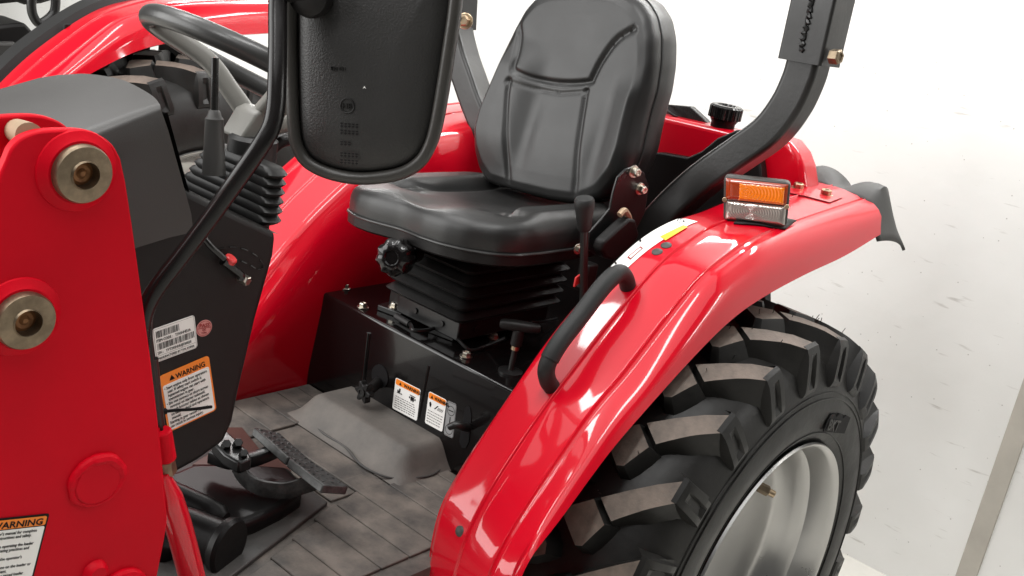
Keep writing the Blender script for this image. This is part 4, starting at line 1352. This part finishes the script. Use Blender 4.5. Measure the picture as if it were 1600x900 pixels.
for (a, b) in ((120, 267), (31, 495)):
    c = post_pt(a, b); c2 = post_pt(a + 42, b)
    r = 0.0305
    lathe("pin_boss", [(-0.001, r * 1.42), (0.002, r * 1.38), (0.005, r * 1.20), (0.008, r * 1.08), (0.008, 0.0)], c, (1, 0, 0), REDM, POST, n=40)
    pn = lathe("pin_head", [(0.006, r * 0.98), (0.007, r), (0.015, r), (0.018, r * 0.95), (0.0185, r * 0.50), (0.021, r * 0.46), (0.010, r * 0.44), (0.008, r * 0.40), (0.008, 0.0)], c, (1, 0, 0), PIN, POST, n=44, angle=30)
    lathe("pin_bore", [(0.0085, r * 0.42), (0.0105, r * 0.30), (0.0100, r * 0.18), (0.013, r * 0.08), (0.013, 0.0)], c, (1, 0, 0), RUST, POST, n=20)
for (a, b, r) in ((150, 751, 0.0285), (186, 930, 0.030)):
    c = post_pt(a, b)
    th = np.linspace(0, 2 * math.pi, 90, endpoint=False)
    ring = [c + np.array([0.0015, (r + 0.0006 * math.sin(5 * t + 1)) * 1.05 * math.cos(t), (r + 0.0005 * math.sin(7 * t)) * math.sin(t)]) for t in th]
    v_ = sweep("weld_ring", ring, circ(0.0055, 10), REDM, POST, closed=True, scale=[1 + 0.06 * math.sin(9 * t) + 0.04 * math.sin(23 * t) + 0.30 * math.sin(t + 0.6) for t in th])
    lathe("cross_tube_end", [(-0.002, r * 0.96), (0.0055, r * 0.95), (0.0065, r * 0.90), (0.0065, 0.0)], c, (1, 0, 0), REDM, POST, n=36)
lathe("grease_boss", [(-0.001, 0.016), (0.006, 0.014), (0.010, 0.010), (0.010, 0.0)], post_pt(148, 893), (1, 0, 0), REDM, POST, n=20)
# loader warning label
q0, q1, q2 = post_pt(-34, 813), post_pt(77, 801.5), post_pt(-62, 930)
pl = Plane2(q0, q1, q2)
s = sticker("loader_label", pl, INK, TR, r=0.003, label="black-edged orange and white warning label on the loader post")
sticker("label_header", pl, ORANGE, s, r=0.002, off=0.0011, rect=(0.03, 0.03, 0.97, 0.155))
sticker("label_field", pl, WHITE, s, r=0.002, off=0.0011, rect=(0.03, 0.17, 0.97, 0.985))
text("lettering", "WARNING", INK, s, pl.at(0.18, 0.140), pl.x, -pl.y, pl.h * 0.122, off=0.0018, bold=True, xs=1.12)
body = ["See operator's manual for complete", "operating instructions and safety.", "", "Before anyone operating the loader", "learn safe operating practices and", "", "Stay clear from the operator's", "", "Never carry anyone on the loader or", "bucket or attachment.", "Never go under the raised loader", "arms or if it is not securely"]
text("lettering", body, INK, s, pl.at(0.08, 0.235), pl.x, -pl.y, pl.h * 0.060, off=0.0018, spacing=0.98, xs=0.80)

# hydraulic line, hose and red guard tube beside the post
hz = 0.235
tube("control_cable", catmull([P(256, 450, X=hz), P(243, 470, X=hz), P(236, 500, X=hz), P(238, 560, X=hz), P(248, 640, X=hz), P(254, 680, X=hz)], 40), 0.0022, SATIN, POST, n=8)
tube("hydraulic_pipe", catmull([P(240, 560, X=hz - .01), P(246, 620, X=hz - .01), P(252, 675, X=hz - .01), P(256, 700, X=hz - .01)], 24), 0.0055, SATIN, POST, n=10)
ha = P(252, 672, X=hz); hb = P(260, 718, X=hz)
cyl("hose_sleeve", ha, unit(hb - ha), 0.0125, np.linalg.norm(hb - ha), REDM, POST, n=18)
cyl("hose_fitting", hb, unit(hb - ha), 0.0105, 0.022, PIN, POST, n=6)
gt = catmull([P(252, 740, X=hz), P(262, 772, X=hz), P(276, 812, X=hz), P(290, 862, X=hz), P(304, 920, X=hz), P(314, 980, X=hz)], 40)
tube("guard_tube", gt, 0.0175, RED, POST, n=20, scale=np.r_[np.linspace(0.55, 1, 10), np.ones(30)])

# ---- mirror -------------------------------------------------------------------------------------
MIR = empty("mirror", (0, 0, 0), TR)
MIR["label"] = "black plastic side mirror seen from behind on its bent tube arm"
mn = unit(np.array([0.50, -0.86, 0.02])); mp0 = P(585, 140, D=1.22)
MPX = [(452, -110), (453, 60), (455, 140), (458, 200), (464, 232), (480, 256), (510, 272), (550, 281), (590, 281), (632, 273), (660, 256), (676, 232), (686, 200), (697, 140), (708, 70), (718, 0), (728, -110)]
mo = np.array([PP(a, b, mp0, mn) for a, b in MPX])
mc = mo.mean(0)
mo = catmull(mo, 150)
mo = resample(np.vstack([mo, mo[:1]]), 161)[:-1]
rows = []
for g, h in ((0.955, -0.020), (0.99, -0.022), (1.0, -0.012), (1.0, 0.0), (0.985, 0.009), (0.955, 0.011), (0.925, 0.008), (0.912, 0.001), (0.89, 0.002), (0.82, 0.0115), (0.70, 0.016), (0.5, 0.019), (0.25, 0.020)):
    r = [mc + (q - mc) * g + mn * h for q in mo]; rows.append(r + r[:1])
v, f = grid_mesh(rows); K = len(rows[0]); f.append(list(range((len(rows) - 1) * K, len(rows) * K - 1))); f.append(list(range(K - 1))[::-1])
BEZEL = mat("mirror_bezel_rubber", (0.035, 0.033, 0.030), 0.36, bump=0.15, bscale=200, rvar=0.08, vscale=20)
MIRB = mat("mirror_back", (0.017, 0.0165, 0.016), 0.42, bump=0.30, bscale=420, rvar=0.06)
mk("mirror_housing", v, f, MIRB, MIR, angle=45)
bz = resample(np.array([mc + (q - mc) * 0.965 + mn * 0.006 for q in mo]), 160)
sweep("mirror_bezel", bz, circ(0.0078, 12), BEZEL, MIR, closed=True)
prism("mirror_glass", [mc + (q - mc) * 0.94 - mn * 0.0205 for q in mo[::4]], -mn * 0.002, SILVER, MIR, smooth=False)
# moulded marks
mpl = Plane2(PP(540, 105, mp0, mn), PP(575, 107, mp0, mn), PP(538, 240, mp0, mn)); mpl.n = mn
text("moulded_text", "E24 021", PLAST, MIR, mpl.at(-0.4, 0.03, 0.018), mpl.x, -mpl.y, 0.006, off=0.002, depth=0.0006)
c = mpl.at(0.35, 0.42, 0.0205)
th = np.linspace(0, 2 * math.pi, 36, endpoint=False)
sweep("moulded_ring", [c + mpl.x * 0.0085 * math.cos(t) + mpl.y * 0.0085 * math.sin(t) for t in th], circ(0.0008, 6), PLAST, MIR, closed=True)
text("moulded_text", "HB", PLAST, MIR, c + mpl.y * 0.0035, mpl.x, -mpl.y, 0.0095, off=0.0, align='CENTER', depth=0.0008)
for k, (b, n_) in enumerate(((0.62, 5), (0.70, 5), (0.83, 3), (0.96, 5), (1.04, 5))):
    qs = []
    for i in range(n_):
        a = 0.05 + i * 0.17
        qs += [mpl.rect(a, b, a + 0.12, b + 0.012, 0.0208), mpl.rect(a, b + 0.03, a + 0.12, b + 0.042, 0.0208), mpl.rect(a + 0.05, b, a + 0.07, b + 0.055, 0.0209)]
    quads("moulded_mark", qs, INK, MIR)
prism("chip_mark", [PP(a, b, mp0 + mn * 0.0205, mn) for a, b in ((567, 138.5), (569.5, 134.5), (572, 138.5), (569.5, 137.2))], mn * 0.0006, WHITE, MIR, smooth=False)
# arm
AP = [(436, -70, 1.17), (434, 0, 1.17), (434, 60, 1.165), (433, 120, 1.16), (431, 165, 1.16), (424, 198, 1.16), (406, 230, 1.16), (375, 275, 1.165), (330, 338, 1.175), (285, 398, 1.185), (248, 446, 1.19), (228, 482, 1.195), (220, 520, 1.20), (218, 570, 1.20)]
ap = catmull([P(a, b, D=d) for a, b, d in AP], 90)
ARMM = mat("arm_paint", (0.008, 0.007, 0.007), 0.24, spec=0.35, bump=0.06, bscale=80)
tube("mirror_arm", ap, 0.0108, ARMM, MIR, n=18)
jc = PP(486, -6, mp0 + mn * 0.03, mn)
lathe("mirror_joint", [(-0.03, 0.020), (0.0, 0.025), (0.010, 0.023), (0.014, 0.014), (0.014, 0.0)], jc, mn, PLAST, MIR, n=26)
tube("mirror_clamp", [jc + mn * 0.004, (jc + P(436, -14, D=1.168)) / 2, P(436, -14, D=1.168)], 0.011, PLAST, MIR, n=14)

# diamond sticker on the far fender's inner face
dq = [P(a, b, X=-0.312) for a, b in ((536, 354), (553, 345), (570, 353), (549, 372))]
s = prism("diamond_sticker", dq, (0.0006, 0, 0), WHITE, TR, smooth=False, label="small white diamond sticker on the far fender")
dm = sum(dq) / 4
quads("sticker_print", [[dm + (q - dm) * k + np.array([0.0010, 0, 0]) for q in dq] for k in (0.86,)], INK, s)
quads("sticker_field", [[dm + (q - dm) * k + np.array([0.0014, 0, 0]) for q in dq] for k in (0.78,)], WHITE, s)
for i in range(4):
    c = dm + (dq[1] - dm) * 0.5 * (0.6 - 0.4 * i) + np.array([0.0018, 0, 0]); e = unit(dq[2] - dq[0])
    quads("sticker_print", [[c - e * 0.006, c + e * 0.006, c + e * 0.006 + np.array([0, 0, 0.0018]), c - e * 0.006 + np.array([0, 0, 0.0018])]], GREYINK, s)

# ------------------------------------------------------------------ second tractor parked beyond
BG = empty("parked_tractor", (-1.9, 0.0, 0))
BG.scale = (1.1, 1.1, 1.1)
BG["label"] = "second red tractor parked beyond the steering wheel, only its wheel arch showing"
BG["category"] = "tractor"


def share(o, parent, name):
    c = bpy.data.objects.new(name, o.data); COL.objects.link(c); c.parent = parent; return c


v, f = grid_mesh([r[6:] for r in frows])
mk("fender", v, f, RED, BG, angle=50)
BW = empty("rear_wheel", (0, 0, 0), BG)
share(tyre, BW, "tyre"); share(rim, BW, "rim")
add_lugs(BW)
# black liner under the arch, panelled side wall and black band along the arch's inner edge
rows = []
for i in range(NF):
    t = i / (NF - 1); p, n = fpt(t, 0.02); q, n2 = fpt(t, 0.98)
    rows.append([p - n * 0.02 + np.array([0.004, 0, 0]), (p + q) / 2 - n * 0.012, q - n2 * 0.02])
v, f = grid_mesh(rows); mk("arch_liner", v, f, PLAST, BG)
NI = int(NF * 0.62)
rows = [[fpt(i / (NF - 1), 0.0)[0] + np.array([0.010, 0, -0.008]), np.array([0.328, fpt(i / (NF - 1), 0.0)[0][1] * 0.9, 0.45])] for i in range(8, NI)]
v, f = grid_mesh(rows); mk("side_wall", v, f, PLAST, BG)
for yy in (-0.24, -0.11, 0.02):
    for zz in (0.80, 0.93):
        abox("side_panel", 0.331, 0.338, yy, yy + 0.105, zz, zz + 0.10, PLAST, BG, bevel=0.003)
rows = []
for i in range(NF):
    t = i / (NF - 1); p, n = fpt(t, 0.0)
    rows.append([p + np.array([0.006, 0, 0]) + n * 0.002, p + np.array([-0.004, 0, 0]) + n * 0.026, p + np.array([-0.05, 0, 0]) + n * 0.030, p + np.array([-0.055, 0, 0]) + n * 0.0])
v, f = grid_mesh(rows); mk("arch_trim", v, f, RUBBER, BG)


def bgp(a, b, X): return (P(a, b, X=X) - np.array([-1.9, 0, 0])) / 1.1


prism("bonnet_panel", [bgp(a, b, -2.1) for a, b in ((-30, -40), (104, -40), (106, -6), (66, 6), (40, 8), (30, 4), (-30, 10))], (-0.15, 0, 0), PLAST, BG, bevel=0.01)
prism("bonnet_panel", [bgp(a, b, -2.1) for a, b in ((-30, 44), (20, 37), (40, 36), (56, 54), (36, 72), (-30, 70))], (-0.15, 0, 0), PLAST, BG, bevel=0.01)
prism("bonnet_panel", [bgp(a, b, -2.08) for a, b in ((-30, 66), (28, 66), (12, 96), (-30, 122))], (-0.12, 0, 0), GREYPL, BG, bevel=0.01)
tube("handrail", catmull([bgp(a, b, -2.0) for a, b in ((50, -20), (49, 4), (51, 22), (60, 36), (72, 32), (84, 20), (87, 4), (86, -20))], 40), 0.013, SATIN, BG, n=12)

print("objects", len(bpy.data.objects))
